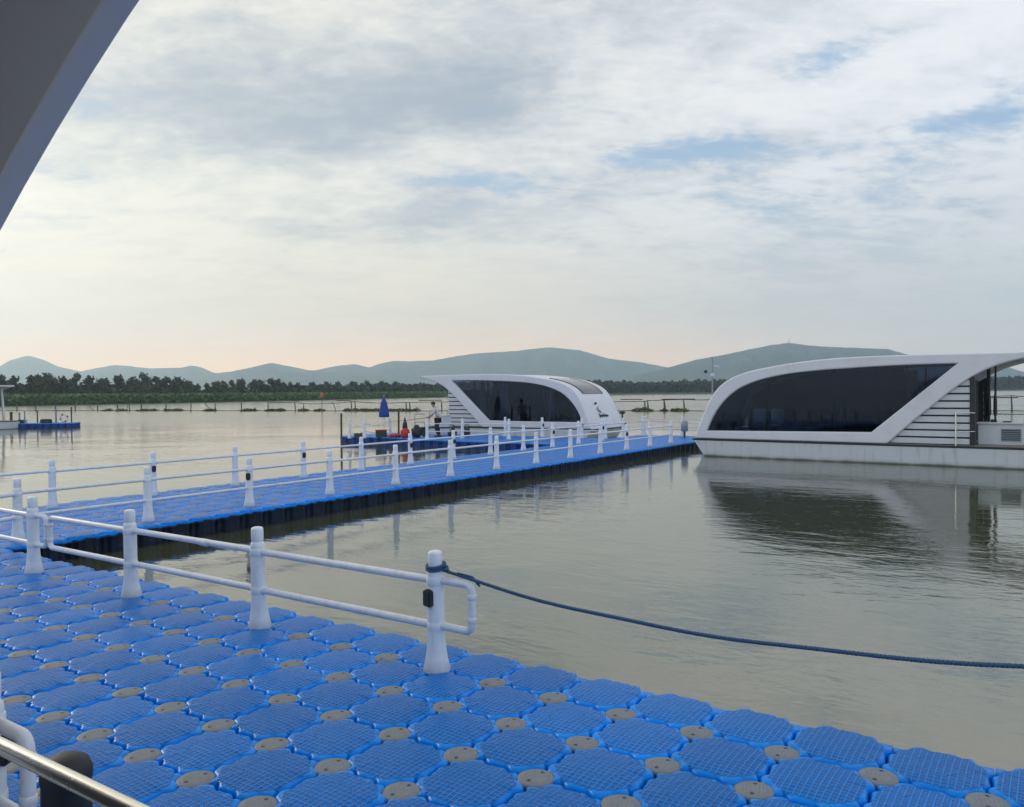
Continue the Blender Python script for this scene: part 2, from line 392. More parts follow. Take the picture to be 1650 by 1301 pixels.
SHORE = [(-900,668),(-400,662),(-150,657.5),(0,655),(150,652),(300,649.3),(400,647.3),(550,644),(700,640.7),(850,638.2),(1000,636.3),(1140,634.8),(1300,633),(1500,630.8),(1640,629.4)]
SP = [onz(*p) for p in SHORE]; SP.append(SP[-1] + (SP[-1]-SP[-2])*1.5)
SP = [Vector(p) for p in catmull([tuple(p) for p in SP], 10)]
def shore_at(px):
    """shoreline point seen in the direction of a pixel column"""
    k = (px-825)/F
    for a, b in zip(SP[:-1], SP[1:]):
        fa, fb = a.x-k*a.y, b.x-k*b.y
        if fa <= 0 < fb: u = fa/(fa-fb); return a.lerp(b, u)
    return SP[0] if SP[0].x-k*SP[0].y > 0 else SP[-1]
def inland(p, d):      # a point d metres behind the shoreline, away from the water
    r = Vector((p.x, p.y, 0)).normalized(); return Vector((p.x, p.y, 0)) + r*d
mb = MB(); prof = [(-1.5,-.5),(0,.05),(6,.5),(14,1.0),(40,1.3),(150,1.6),(900,3.),(4200,6.)]
rows = [[(lambda q: (q.x, q.y, z))(inland(p, dd)) for p in SP] for dd, z in prof]
nn = len(SP); mb.add([v for r in rows for v in r], [(j*nn+i, j*nn+i+1, (j+1)*nn+i+1, (j+1)*nn+i) for j in range(len(prof)-1) for i in range(nn-1)])
tag(mb.build('shore_ground', M_shore, sm=180), kind='structure')

def fbm(x, seed, oct=5):
    r = np.random.default_rng(seed); y = np.zeros_like(x)
    for o in range(oct): y += np.interp(x*2**o, np.arange(0, 400), r.standard_normal(400))*.5**o
    return y
def hill(Y, sil, depth, seed):
    sil = sorted(sil); xs = np.linspace(sil[0][0], sil[-1][0], 420)
    xf = np.linspace(sil[0][0]-40, sil[-1][0]+40, 1600); yf = np.interp(xf, [p[0] for p in sil], [p[1] for p in sil])
    kw = max(3, int(9/(xf[1]-xf[0]))); ker = np.hanning(kw+2)[1:-1]; yf = np.convolve(np.pad(yf, kw//2, mode='edge'), ker/ker.sum(), 'same')[kw//2:kw//2+1600]
    ys = np.interp(xs, xf, yf) + fbm((xs-xs[0])/9., seed, 4)*.20
    top = [at(x, y, Y) for x, y in zip(xs, ys)]
    M = 27; V = []; 
    rg = [fbm((xs-xs[0])/16.+j*.22, seed+1+j//8, 5) for j in range(M)]
    for j in range(M):
        u = -1 + 2*j/(M-1)
        for i, p in enumerate(top):
            z = max(p.z, 2.)*(1-abs(u)**1.25)*(1 + .30*min(0, rg[j][i])*min(1, abs(u)*3.5)) if abs(u) > .04 else max(p.z, 2.)
            k = 1 + u*depth/Y
            V.append((p.x*k, Y*k, z-1))
    n = len(top); mb = MB(); mb.add(V, [(j*n+i, j*n+i+1, (j+1)*n+i+1, (j+1)*n+i) for j in range(M-1) for i in range(n-1)])
    return tag(mb.build('hills', M_hill, sm=180), kind='structure')
hill(4300, [(-500,606),(-300,596),(-120,604),(-50,606),(0,590),(18,580),(45,573),(68,579),(92,590),(112,595),(130,598.5),(150,594),(185,588),(205,589.5),(240,593.5),(290,592.5),(310,589),(325,592),(345,601),(400,608),(500,616)], 500, 3)
hill(3700, [(240,620),(300,608),(330,603),(370,599),(405,592),(437,584.5),(470,591),(500,597),(545,597),(590,601),(650,608),(720,617)], 400, 4)
hill(4200, [(470,605),(510,596),(548,588.5),(572,587),(596,592),(612,586),(635,581.5),(660,582),(700,580.5),(730,575),(765,569.5),(800,567.5),(830,565.5),(885,559.5),(935,564.5),(980,577.5),(1030,583.5),(1070,590.5),(1110,600),(1200,614)], 600, 5)
hill(3000, [(1020,606),(1080,591),(1120,580),(1160,572.5),(1210,562.5),(1240,556.5),(1272,552),(1300,556),(1340,559),(1400,561),(1430,562),(1455,569),(1500,582),(1560,600),(1620,614)], 420, 6)
hill(2900, [(1530,616),(1565,609),(1595,599),(1625,591.5),(1645,598),(1700,606),(1800,598),(1950,585),(2100,600)], 300, 8)
# mast on the highest hill
mb = MB(); b = at(1272,552.5,3000)
for k in range(3): mb.tube([(b.x+2*cos(k*2.1), b.y+2*sin(k*2.1), b.z-6), (b.x, b.y, b.z+17)], .5, 5)
mb.tube([(b.x-5, b.y, b.z-2), (b.x-5, b.y, b.z+6)], 1.2, 6)
tag(mb.build('radio_mast', M_grey), 'thin grey radio mast standing on the summit of the right-hand hill', 'mast')

hb = MB(); hb.box((0, 2080, 249), (11000, 5560, 504))
M_haze = bpy.data.materials.new('haze'); M_haze.use_nodes = True; t = NT(M_haze.node_tree)
hv = t.n('ShaderNodeVolumePrincipled'); hv.inputs['Color'].default_value = (.68,.86,1,1); hv.inputs['Anisotropy'].default_value = .6; hv.inputs['Density'].default_value = HAZE
t.n('ShaderNodeOutputMaterial', i_1=hv.outputs[0])
hz_o = hb.build('haze', M_haze, sm=0); tag(hz_o, kind='stuff')

# ------------------------------------------------------------ vegetation
def leaves(mb, centres, radii, n, size, squash=.8):
    """n leaf-sized quads spread through each clump's volume, denser towards its skin"""
    for (c, r) in zip(centres, radii):
        v = rng.standard_normal((n,3)); v /= np.linalg.norm(v, axis=1)[:,None]
        rr = rng.random(n)**.45; P = np.array(c) + v*rr[:,None]*np.array([r, r, r*squash])
        u = rng.standard_normal((n,3)); u /= np.linalg.norm(u, axis=1)[:,None]
        w_ = np.cross(u, rng.standard_normal((n,3))); w_ /= np.linalg.norm(w_, axis=1)[:,None]
        s_ = size*(.6+.8*rng.random(n))[:,None]
        mb.quads(P, u*s_, w_*s_*.6)
def tree_meshes(h, wd, seed, low=.32):
    r = random.Random(seed); cr = MB(); tk = MB(); C_, R_ = [], []
    n = r.randint(8, 12)
    for k in range(n):
        u = k/(n-1); z = h*(low+.08+(.84-low)*u); a = r.random()*6.28; rad = wd*.5*(sin(pi*min(1,.22+.75*u)))*r.uniform(.25,.75)
        C_.append((cos(a)*rad, sin(a)*rad, z)); R_.append(wd*r.uniform(.17,.30)*(1-.3*u))
    leaves(cr, C_, R_, 70, .17+.018*h, .85); leaves(cr, [(c[0]*1.15, c[1]*1.15, c[2]+.3) for c in C_], [q*1.5 for q in R_], 16, .15+.016*h, .8)
    tk.tube([(0,0,-.4),(.05,0,h*.35),(-.05,.05,h*.75)], [h*.03,h*.02,h*.006], 7)
    for c in C_[::2]: tk.tube([(0,0,c[2]*.62),(c[0]*.6,c[1]*.6,c[2]*.86),c], [h*.012,h*.008,h*.003], 5)
    return cr.mesh('crown', M_leaf, 0), tk.mesh('trunk', M_bark, 60)
TM = [tree_meshes(h, wd, 10+i, lo) for i, (h, wd, lo) in enumerate([(7.,5.,.3),(7.6,4.,.25),(6.2,5.2,.35),(5.6,3.6,.2),(8.,5.6,.38),(6.6,4.4,.3)])]
def tree(px, topy, back, var, label, s=1., group='trees standing along the far left bank'):
    p = inland(shore_at(px), back); g = 1.0
    hh = at(px, topy, p.y).z - g
    base = [7.,7.6,6.2,5.6,8.,6.6][var]; k = hh/(base*.985)
    o = tag(empty('tree', (p.x, p.y, g), random.random()*6), label, 'tree', group); o.scale = (k*s, k*s, k)
    link('crown', TM[var][0], o); link('trunk', TM[var][1], o)
LT = [(-60,607,0,''),(-30,612,2,''),(3,606,1,'slim dark tree rising behind the roof of the left boat'),(26,611,3,'small rounded tree just right of the left boat roof'),
(50,608,5,'bushy dark tree second to the right of the left boat roof'),(62,605.5,1,'slim pointed tree among the group below the pale peak'),(79,605,4,'broad dark tree leaning right below the pale peak'),
(100,611,3,'low rounded tree just left of the narrow square-topped tree'),(124,603.5,1,'narrow tall square-topped dark tree above the lifebuoy pontoon'),(147,610.5,3,'small greenish tree just right of the narrow square-topped tree'),
(163,613,2,'low flat tree in the shallow dip right of the lifebuoy pontoon'),(172,613.5,3,'small thin tree last before the bigger round one'),(192,608.5,0,'round wide tree standing left of the pale sheds'),
(213,611,5,'bushy tree touching the left side of the tallest tree'),(232,604.5,4,'tallest and broadest tree on the left bank over the pale shed'),(252,608.5,1,'slim tree touching the right side of the tallest tree'),
(268,611,0,'round tree second to the right of the tallest tree'),(286,610.5,5,'bushy tree over the long low shed'),(304,616,2,'low sloping tree ending the tall group before the gap'),
(318,622,3,'smallest round tree at the gap in the tree line'),(333,620.5,3,'small round tree just right of the gap'),(350,617,2,'flat tree over the left arched greenhouse'),
(360,616.5,5,'bushy tree between the arched greenhouse and the small one'),(374,614.5,1,'slim tree over the small middle greenhouse'),(389,614,0,'round tree over the tallest whitish greenhouse'),
(409,614.5,4,'wide tree first to the right of the greenhouses'),(420,615,2,'flat tree second to the right of the greenhouses'),(438,613,0,'round tree with pale gap to its right, third past the greenhouses'),
(449,613.5,5,'bushy tree fourth past the greenhouses'),(467,619,3,'small tree left of the paired low trees'),(481,619.5,3,'right one of the paired low trees'),
(503,618,2,'flat low tree just left of the orange marker pole'),(526,617.5,5,'bushy low tree just right of the orange marker pole'),(545,617.5,0,'round low tree left of the white marker pole'),
(570,617,2,'flat low tree right of the white marker pole'),(592,616,4,'wide low tree left of the parasol top'),(616,617,0,'round low tree right behind the parasol top'),(638,617,5,'bushy low tree to the right of the parasol top')]
for i, (px, ty, v, lab) in enumerate(LT):
    if px < 0: continue
    tree(px, ty-1., 16+random.random()*8, v, lab, random.uniform(1.05,1.35))
# shrub belt below and behind the trees, reeds in front of it, wood on the right: one mass each
def belt(name, px0, px1, n, back, width, hfun, size, m, label, cat, step=None, lumps=True):
    mb = MB(); ps = rng.random(n)*(px1-px0)+px0
    pts = [inland(shore_at(px), back+rng.random()*width) for px in ps]
    P = np.array([(p.x, p.y, 0) for p in pts]); hh = np.array([hfun(px) for px in ps])
    lump = np.interp(ps, np.arange(px0-20, px1+20, 3.1), rng.random(len(np.arange(px0-20, px1+20, 3.1))))
    hh = hh*(.74+.26*lump) if lumps else hh
    P[:,2] = .4 + (rng.random(n)**.75)*hh
    sz = (size if np.isscalar(size) else np.array([size(px) for px in ps]))
    u = rng.standard_normal((n,3)); u /= np.linalg.norm(u, axis=1)[:,None]
    w_ = np.cross(u, rng.standard_normal((n,3))); w_ /= np.linalg.norm(w_, axis=1)[:,None]
    s_ = (np.ones(n)*sz*(.5+rng.random(n)))[:,None]
    mb.quads(P, u*s_, w_*s_*.7)
    return tag(mb.build(name, m, sm=0), label, cat, kind='stuff')
def hz_h(px, y):         # height above the bank of something whose top shows at pixel row y
    p = shore_at(px); return at(px, y, p.y+30).z
belt('shrub_belt', -400, 460, 15000, 18, 22, lambda px: 5.0 if px < 310 else 3.4, .5, M_leaf, 'dark shrub belt under the trees of the left bank', 'shrubs')
belt('reed_bed', -400, 720, 26000, 0, 12, lambda px: max(1.2, hz_h(px, np.interp(px, [-400,0,300,700], [640,638,636.,632]))*.9), .32, M_reed, 'strip of green reeds along the waterline of the left bank', 'reeds', lumps=False)
belt('far_wood', 440, 1720, 46000, 14, 30, lambda px: hz_h(px, np.interp(px, [440,520,600,700,760,960,990,1040,1100,1150,1700], [622,620,619,618,616,613,613,616,613.5,613,607]))-.4,
     lambda px: .5+.45*np.interp(px, [440,1100,1640], [0,1,2.]), M_wood, 'long dense dark green wood along the far bank behind the houseboats', 'wood')
# greenhouses between the left trees
for px, w_, lab in [(231,9,'pale low shed under the tallest bank tree'),(245,6,'smaller pale shed right of the tallest bank tree'),(283,10,'long pale shed standing low behind the shrubs of the left bank'),
                  (352,9,'pale arched greenhouse left of the taller whitish one'),(394,7,'tallest whitish greenhouse on the left bank'),(378,6,'small pale greenhouse between the two larger ones')]:
    p = inland(shore_at(px), 26); o = tag(empty('greenhouse', (p.x, p.y, .9), radians(20)), lab, 'greenhouse', 'pale sheds and greenhouses on the left bank')
    hgt = 3.1 if px != 394 else 3.8; wl = w_*.42
    mb = MB(); mb.box((0,0,hgt*.3), (wl, 4, hgt*.6)); mb.build('wall', M_house, o)
    mb = MB(); N = 8; vs = []
    for y in (-2.2, 2.2): vs += [(-cos(pi*k/N)*wl*.54, y, hgt*.6+sin(pi*k/N)*hgt*.4) for k in range(N+1)]
    mb.add(vs, [(k, k+1, N+2+k, N+1+k) for k in range(N)] + [tuple(range(N+1)), tuple(range(N+1, 2*N+2))[::-1]]); mb.build('roof', M_roofp, o)
# channel marks in front of the bank
for px, y0, y1, m, lab, nm in [(519, 633, 665, M_orange, 'thin pole with an orange top standing in the water before the wood', 'orange'), (559.5, 633, 644, M_white, 'short thick white pole at the far waterline left of the blue parasol', 'white')]:
    b = onz(px, 665 if nm == 'orange' else 643.3); z1 = at(px, y0, b.y).z
    o = tag(empty('marker_pole', b), lab, 'marker pole')
    mb = MB(); mb.tube([(0,0,-.6),(0,0,z1)], .045 if nm == 'orange' else .45, 8); mb.build('pole', m if nm == 'white' else M_stake, o)
    if nm == 'orange': mb = MB(); mb.lathe([(.02,-.55),(.17,-.5),(.17,-.1),(.04,0)], (0,0,z1), 10); mb.build('topmark', m, o)

# ------------------------------------------------------------ stake fence of the fish pens
def fence_pt(px):
    k = (px-825)/F; Y = (88+.37*21)/(1+.37*k); return Vector((k*Y, Y, 0))
fo = tag(empty('net_fence', fence_pt(700)), 'long fish pen fence of thin stakes and slack netting line across the lake', 'net fence')
inv = -fence_pt(700)
stakes = [(-60,648),(27,650),(57,650),(89,651),(121,649),(157,650),(189,650),(209,650),(227,650),(267,650),(307,650),(346,650),(389,648),(432,648),(476,648),(489,650),(567,647),(573,647),(655,648),(661,648),(712,647),(1040,646),(1045,645),(1071,644),(1103,643),(1170,641),(1240,640),(1330,639),(1420,638),(1631,637),(1700,636)]
for px, ty in stakes:
    p = fence_pt(px); z = at(px, ty, p.y).z; ln = random.uniform(-.12,.12)
    mb = MB(); mb.tube([(0,0,-.8),(ln*.5,0,z*.5),(ln,0,z)], [.085,.08,.06], 6); mb.build('stake', M_stake, fo, loc=p+inv)
for a, b in [((141,650),(157,661)),((331,650),(347,661)),((537,648),(544,664)),((209,650),(204,661)),((1069,644),(1073,663))]:
    pa, pb = fence_pt(a[0]), fence_pt(b[0]); mb = MB(); mb.tube([Vector((pa.x, pa.y-.4, at(*a, pa.y).z))+inv, Vector((pb.x, pb.y-.4, -.3))+inv], .05, 6); mb.build('stake', M_stake, fo)
allx = [s_[0] for s_ in stakes]
mb = MB()
for a, b in zip(stakes[:-1], stakes[1:]):
    pa, pb = fence_pt(a[0]), fence_pt(b[0]); za, zb = at(a[0], a[1], pa.y).z, at(b[0], b[1], pb.y).z
    n = 6; top = a[0] > 400
    if top: mb.tube([pa.lerp(pb, k/n)+inv+Vector((0,0,za+(zb-za)*k/n-.06-.12*sin(pi*k/n)*(b[0]-a[0] > 60))) for k in range(n+1)], .04, 5)
    mb.tube([pa.lerp(pb, k/n)+inv+Vector((0,0,.10-.05*sin(pi*k/n))) for k in range(n+1)], .04, 5)
    if top: mb.tube([pa.lerp(pb, k/n)+inv+Vector((0,0,.62-.1*sin(pi*k/n))) for k in range(n+1)], .008, 4)
mb.build('netting_line', M_stake, fo)
for x0, x1 in [(420,432),(470,482),(543,565),(675,712),(1000,1035),(1066,1120),(1585,1640)]:
    pa, pb = fence_pt(x0), fence_pt(x1); z = 1.35
    mb = MB(); mb.tube([pa+inv+Vector((0,-.06,z)), pb+inv+Vector((0,-.06,z))], .055, 6); mb.build('crossbar', M_stake, fo)
mb = MB()
for x0, x1, hh in [(168,178,.15),(190,202,.15),(226,250,.2),(268,292,.2),(330,346,.2),(392,402,.2),(400,412,.25),(430,456,.32),(484,494,.25),(508,520,.2),(553,608,.22),(640,676,.25),(1022,1050,.5),(1083,1106,.3),(1066,1072,.15),(600,640,.12)]:
    n = int((x1-x0)*16); xs = rng.random(n)*(x1-x0)+x0; P = np.array([tuple(fence_pt(x)) for x in xs]); P[:,1] += rng.standard_normal(n)*.5
    env = np.sin(pi*(xs-x0)/(x1-x0))**.7; P[:,2] = rng.random(n)*hh*env*.36
    u = rng.standard_normal((n,3))*.13; v_ = rng.standard_normal((n,3))*.07; mb.quads(P, u, v_)
tag(mb.build('floating_weed', M_weed, sm=0), 'clumps of green weed caught along the foot of the stake fence', 'weed', kind='stuff')

# ------------------------------------------------------------ float cubes and pins
def bmp(x, c, w_): return math.exp(-((x-c)/w_)**2)
def wig(q): return .020*(bmp(q,.108,.028)-bmp(q,-.108,.028)) - .010*(bmp(q,.052,.022)-bmp(q,-.052,.022))
side = []                                                           # one side, interlocking with its neighbour
for k in range(27):
    q = -.160+.320*k/26; side.append((.2465+wig(q)-.010*(abs(q) > .148), q))
side += [(.214,.170),(.188,.178),(.178,.188),(.170,.214)]           # hollow for the pin
loop = []
for q in range(4):
    c_, s_ = cos(q*pi/2), sin(q*pi/2); loop += [(x*c_-y*s_, x*s_+y*c_) for x, y in side]
def cube_mesh(simple=False):
    L = loop[::2] if simple else loop
    n = len(L); mb = MB(); vs = []
    rings = [(.86,.010),(.91,.008),(.945,.004),(.97,-.003),(.988,-.015),(1,-.036),(1,-.10),(.985,-.13),(.975,-.17),(.985,-.20),(1,-.23),(1,-.34),(.94,-.40)] if not simple else [(.86,.007),(.96,-.005),(1,-.034),(1,-.12),(.97,-.17),(1,-.23),(.95,-.40)]
    if not simple: rings = [(.35,.021),(.60,.017)] + rings
    for k, z in rings: vs += [(x*k, y*k, z) for x, y in L]
    fs = [(i*n+k, (i+1)*n+k, (i+1)*n+(k+1)%n, i*n+(k+1)%n) for i in range(len(rings)-1) for k in range(n)]
    vs.append((0,0,.022 if not simple else .018)); fs += [(len(vs)-1, k, (k+1)%n) for k in range(n)]
    mb.add(vs, fs)
    for q in range(4):                                              # the lugs that take the pins
        a0 = q*pi/2+pi/4; cx, cy = .2475*sqrt(2)*cos(a0), .2475*sqrt(2)*sin(a0)
        m_ = 5 if simple else 7; pts = [(cx+.115*cos(a0+pi-pi/4+pi/2*k/(m_-1)), cy+.115*sin(a0+pi-pi/4+pi/2*k/(m_-1))) for k in range(m_)]
        pts = [(max(-.2475,min(.2475,x)), max(-.2475,min(.2475,y))) for x, y in pts]
        P_ = [(cx,cy)]+pts; b0 = len(P_)
        mb.add([(x,y,-.028) for x,y in P_]+[(x,y,-.07) for x,y in P_], [tuple(range(b0))] + [(k, k+b0, (k+1)%b0+b0, (k+1)%b0) for k in range(b0)])
    return mb
CUBE_MB = cube_mesh(); CUBE = CUBE_MB.mesh('float_cube', M_blue, 50); CUBE_S = cube_mesh(True); CUBE2 = CUBE_MB.mesh('float_cube', M_blue2, 50)
def pin_mb(n=20):
    mb = MB(); return mb.lathe([(.062,-.06),(.088,-.046),(.089,-.022),(.101,-.020),(.103,-.008),(.099,.001),(.090,.005),(.06,.007),(.02,.008)], (0,0,0), n)
PIN_MB = pin_mb(); PIN = PIN_MB.mesh('connector_pin', M_pin, 50); PIN_S = pin_mb(12)
def inframe(P):
    c = CM @ (np.array(P)-np.array([0,0,H]))
    if c[2] <= .3: return False
    x, y = 825+F*c[0]/c[2], 650.5+F*c[1]/c[2]; return -40 < x < 1690 and -20 < y < 1360
def cat_stuff(name, base, locs, m, parent, off):
    V = np.array(base.v); Fs = base.f; out = MB(); nv = len(V); allv = []; allf = []
    for k, (x, y) in enumerate(locs):
        allv.append(V+np.array([x-off, y-off, random.uniform(-.004,.004)])); allf += [tuple(i+k*nv for i in f) for f in Fs]
    out.v = [tuple(v) for v in np.concatenate(allv).tolist()]; out.f = allf; out.mi = [0]*len(allf)
    o = out.build(name, m, parent, sm=50, loc=(off, off, 0)); o['kind'] = 'stuff'; return o
def deck(name, label, cat, root, xr, yr, skip=(), holes=None):
    """cubes fill the grid cells of [xr) x [yr) in root's frame (cell size .5 m), pins sit on the inner crossings"""
    tag(root, label, cat); bpy.context.view_layer.update(); MW = root.matrix_world
    cells = [(i, j) for i in range(*xr) for j in range(*yr) if not (holes and holes(i, j))]; cs = set(cells)
    pins = [(i, j) for i in range(xr[0]+1, xr[1]) for j in range(yr[0]+1, yr[1]) if all((i-a, j-b) in cs for a in (0,1) for b in (0,1)) and (i, j) not in skip]
    def rank(P): w3 = MW @ Vector((*P, 0)); return (not inframe(w3), (w3-Vector((0,0,H))).length)
    C1 = sorted([(i*.5+.25, j*.5+.25) for i, j in cells], key=rank); P1 = sorted([(i*.5, j*.5) for i, j in pins], key=rank)
    CM_, MM_ = (CUBE2, M_blue2) if 'platform' in name else (CUBE, M_blue)
    for x, y in C1[:100]: link('float_cube', CM_, root, (x, y, random.uniform(-.005,.004)), (random.uniform(-.008,.008), random.uniform(-.008,.008), random.uniform(-.006,.006)))
    for x, y in P1[:100]: link('connector_pin', PIN, root, (x, y, -.002), (random.uniform(-.02,.02), random.uniform(-.02,.02), random.uniform(-.25,.25)))
    if len(C1) > 100: cat_stuff('float_cube', CUBE_MB if 'landing' in name else CUBE_S, C1[100:], MM_, root, .25)
    if len(P1) > 100: cat_stuff('connector_pin', PIN_S, P1[100:], M_pin, root, 0).location.z = -.008
E0 = radians(-34.2); D0 = Vector((-.156, 5.62, .30))
landing = empty('floating_landing', D0, E0)
near_posts = [(i*.5, 0.) for i in (7,-1,-5,-9,-13,-17)]; inner_posts = [(i*.5, -3.) for i in (-1,-5,-9)]
skip = {(int(round(x*2)), int(round(y*2))) for x, y in near_posts+inner_posts}
deck('floating_landing', 'wide blue floating pontoon with grey connector caps filling the foreground', 'pontoon', landing, (-34, 13), (-7, 1), skip)
WK = empty('floating_walkway', (-6.97, 11.314, .302), radians(56.53), .99)
wf = [(2.*k, 0.) for k in range(0, 13)]; wb = [(2.*k, 3.) for k in range(0, 15)]
skip = {(int(round(x*2)), int(round(y*2))) for x, y in wf+wb}
deck('floating_walkway', 'long straight blue floating walkway with white railings running out to the houseboats', 'walkway', WK, (-1, 58), (-1, 7), skip)
PF = empty('floating_platform', (-6.97, 11.314, .304), radians(56.53), .99)
deck('floating_platform', 'blue floating work platform with a closed parasol in front of the far houseboat', 'platform', PF, (43, 51), (7, 32), holes=lambda i, j: j > 21 and i < 44)
OP = onz(83, 690.3) ; 
# small pontoon far left
sp = onz(80, 690.5); SPN = empty('small_pontoon', (sp.x-.75, sp.y, .36), radians(8)); tag(SPN, 'small blue pontoon with a lifebuoy behind the stern of the left boat', 'pontoon')
mb = MB(); mb.cm = 0
for i in range(-4, 5):
    for j in range(3): link('float_cube', CUBE2, SPN, (i*.5, j*.5+.25, random.uniform(-.01,.01)))

# ------------------------------------------------------------ railings
def post_mesh():
    mb = MB(); mb.lathe([(.102,0),(.103,.012),(.094,.04),(.081,.10),(.071,.17),(.066,.25),(.063,.40),(.062,.715),(.060,.738),(.052,.748),(.0475,.756),(.0505,.766),(.0525,.775),(.0525,.862),(.047,.876),(.034,.882)], n=24)
    for z in (.33,.665): mb.lathe([(.0655,z-.03),(.0675,z-.026),(.0675,z+.026),(.0655,z+.03)], n=24)
    return mb.mesh('post', M_post, 45)
POST = post_mesh()
CL = MB(); CL.box((0,0,0), (.075,.05,.115)); CL.box((0,-.012,0), (.05,.05,.13)); CLAMP = CL.mesh('clamp', M_black, 30, .008)
FT = MB(); FT.lathe([(.118,0),(.120,.006),(.112,.013)], n=24); FOOT = FT.mesh('foot_plate', M_black, 45)
RZ = (.33, .665)
class Rail:
    def __init__(s, label, frame, cat='railing', group=None):
        s.fr = frame; bpy.context.view_layer.update(); s.M = frame.matrix_world.copy(); s.label = label; s.root = None; s.cat = cat; s.group = group
    def W(s, x, y, z=0): return s.M @ Vector((x, y, z))
    def loc(s, x, y, z=0):
        p = s.W(x, y, z)
        if s.root is None:
            s.root = tag(empty('railing', (p.x, p.y, p.z)), s.label, s.cat, s.group); s.o = s.root.location.copy()
        return p - s.o
    def post(s, x, y, clamp=None):
        p = s.loc(x, y, -.004); o = link('post', POST, s.root, p, (random.uniform(-.014,.014), random.uniform(-.014,.014), random.random()*6))
        if clamp is not None: 
            a = clamp; link('clamp', CLAMP, o, (.072*cos(a-o.rotation_euler.z), .072*sin(a-o.rotation_euler.z), .545), (0,0,a-o.rotation_euler.z-pi/2))
        return p
    def rail(s, a, b, r=.029, sag=.0, zs=RZ, name='rail'):
        A, B = s.loc(*a), s.loc(*b)
        for z in zs:
            j = random.uniform(-.008,.008); n = 8
            mb = MB(); mb.tube([A.lerp(B, k/n)+Vector((0,0,z+j-sag*sin(pi*k/n))) for k in range(n+1)], r, 12); mb.build(name, M_rail, s.root)
    def loop(s, a, b, r=.029):
        """closed end of a railing: both rails run from post a to b and join there"""
        A, B = s.loc(*a), s.loc(*b); z0, z1 = RZ; d_ = (B-A); L = d_.length; d_ = d_/L; c = .065; U = Vector((0,0,1))
        pts = [A+U*z1, A+d_*(L-c)+U*z1] + arc(A+d_*(L-c)+U*z1, B+U*z1, B+U*(z1-c))[1:] + arc(B+U*(z0+c), B+U*z0, A+d_*(L-c)+U*z0) + [A+U*z0]
        mb = MB(); mb.tube(pts, r, 12)
        for q in (B+U*(z1-c-.02), B+U*(z0+c+.02)): mb.lathe([(r+.002,-.02),(r+.005,-.016),(r+.005,.016),(r+.002,.02)], q, 12)
        mb.build('rail_end_loop', M_rail, s.root)
DL = landing
eA = E0                                                                 # direction of the landing's edge
R = Rail('nearest white railing of three posts along the lake edge of the foreground pontoon', DL)
for i, c in ((-1, E0-1.75), (-5, None), (-9, E0+pi)): R.post(i*.5, 0, c)
R.rail((-4.5,0), (-2.5,0)); R.rail((-2.5,0), (-.5,0)); R.loop((-.5,0), (-.17,0)); R.loop((-4.5,0), (-6.12,0))
p = R.loc(-3.28, 0); mb = MB(); dd = R.loc(-2.5,0)-R.loc(-4.5,0); dd.normalize()
mb.tube([p+Vector((0,0,.665))-dd*.05, p+Vector((0,0,.665))+dd*.05], .034, 12); mb.build('coupling', M_rail, R.root)
R = Rail('white railing turning the corner where the pontoon meets the walkway', DL)
R.post(-6.5, 0); R.post(-8.5, 0); R.rail((-8.5,0), (-6.5,0)); R.loop((-6.5,0), (-6.2,0))
k0 = DL.matrix_world.inverted() @ (WK.matrix_world @ Vector((0,0,0))); R.rail((-8.5,0), (k0.x, k0.y))
R = Rail('white railing on the inner edge beside the black bollard at the lower left', DL)
for i in (-1,-5,-9): R.post(i*.5+.03, -3.+.02*0, E0+.6 if i == -1 else None)
R.rail((-4.5,-3.), (-2.5,-3.)); R.rail((-2.5,-3.), (-.47,-3.)); R.loop((-.47,-3.), (-.14,-3.))
R = Rail('lone white post holding the far end of the blue rope', DL, 'post'); R.post(3.5, 0)
R = Rail('long white railing on the near side of the walkway facing the open basin', WK)
WA = radians(56.5)
for x, y in wf: R.post(x, y, WA-2.5 if x in (4., 20.) else None)
for a, b in zip(wf[:-1], wf[1:]): R.rail(a, b, .024)
R = Rail('long white railing on the far side of the walkway with black clamps', WK)
for x, y in wb: R.post(x, y, WA-1.9 if x in (4., 8., 12., 14., 20., 24.) else None)
for a, b in zip(wb[:-1], wb[1:]): R.rail(a, b, .024)
def wcoord(px, py, z): 
    q = WK.matrix_world.inverted() @ onz(px, py, z); return (q.x, q.y)
R = Rail('white railing along the front edge of the far work platform', PF)
fp = [wcoord(688.3,708.5,.3), wcoord(745,707,.3), wcoord(820,708.7,.3)]
for q in fp: R.post(*q)
for a, b in zip(fp[:-1], fp[1:]): R.rail(a, b, .02)
R = Rail('white railing behind the work platform in front of the far houseboat hull', PF)
fp = [(25.2, 8.6), (25.2, 6.6), (25.2, 4.6), (25.3, 3.5)]
for q in fp: R.post(*q, WA-1.9 if q[1] in (6.6, 4.6) else None)
for a, b in zip(fp[:-1], fp[1:]): R.rail(a, b, .02)
R = Rail('short white railing closing the far end of the walkway by the moored boat', WK)
fp = [(28.2, 3.), (28.2, 1.2), (27.2, -.1)]
for q in fp: R.post(*q, WA-1.9 if q[1] == 1.2 else None)
for a, b in zip(fp[:-1], fp[1:]): R.rail(a, b, .02)
R = Rail('white posts linked by sagging rope around the left end of the work platform', PF)
fp = [wcoord(563.5,706.5,.3), wcoord(587,706.5,.3), wcoord(629,703.5,.3)]
for q in fp: R.post(*q)
for a, b in zip(fp[:-1], fp[1:]): R.rail(a, b, .018, .13, name='rope')

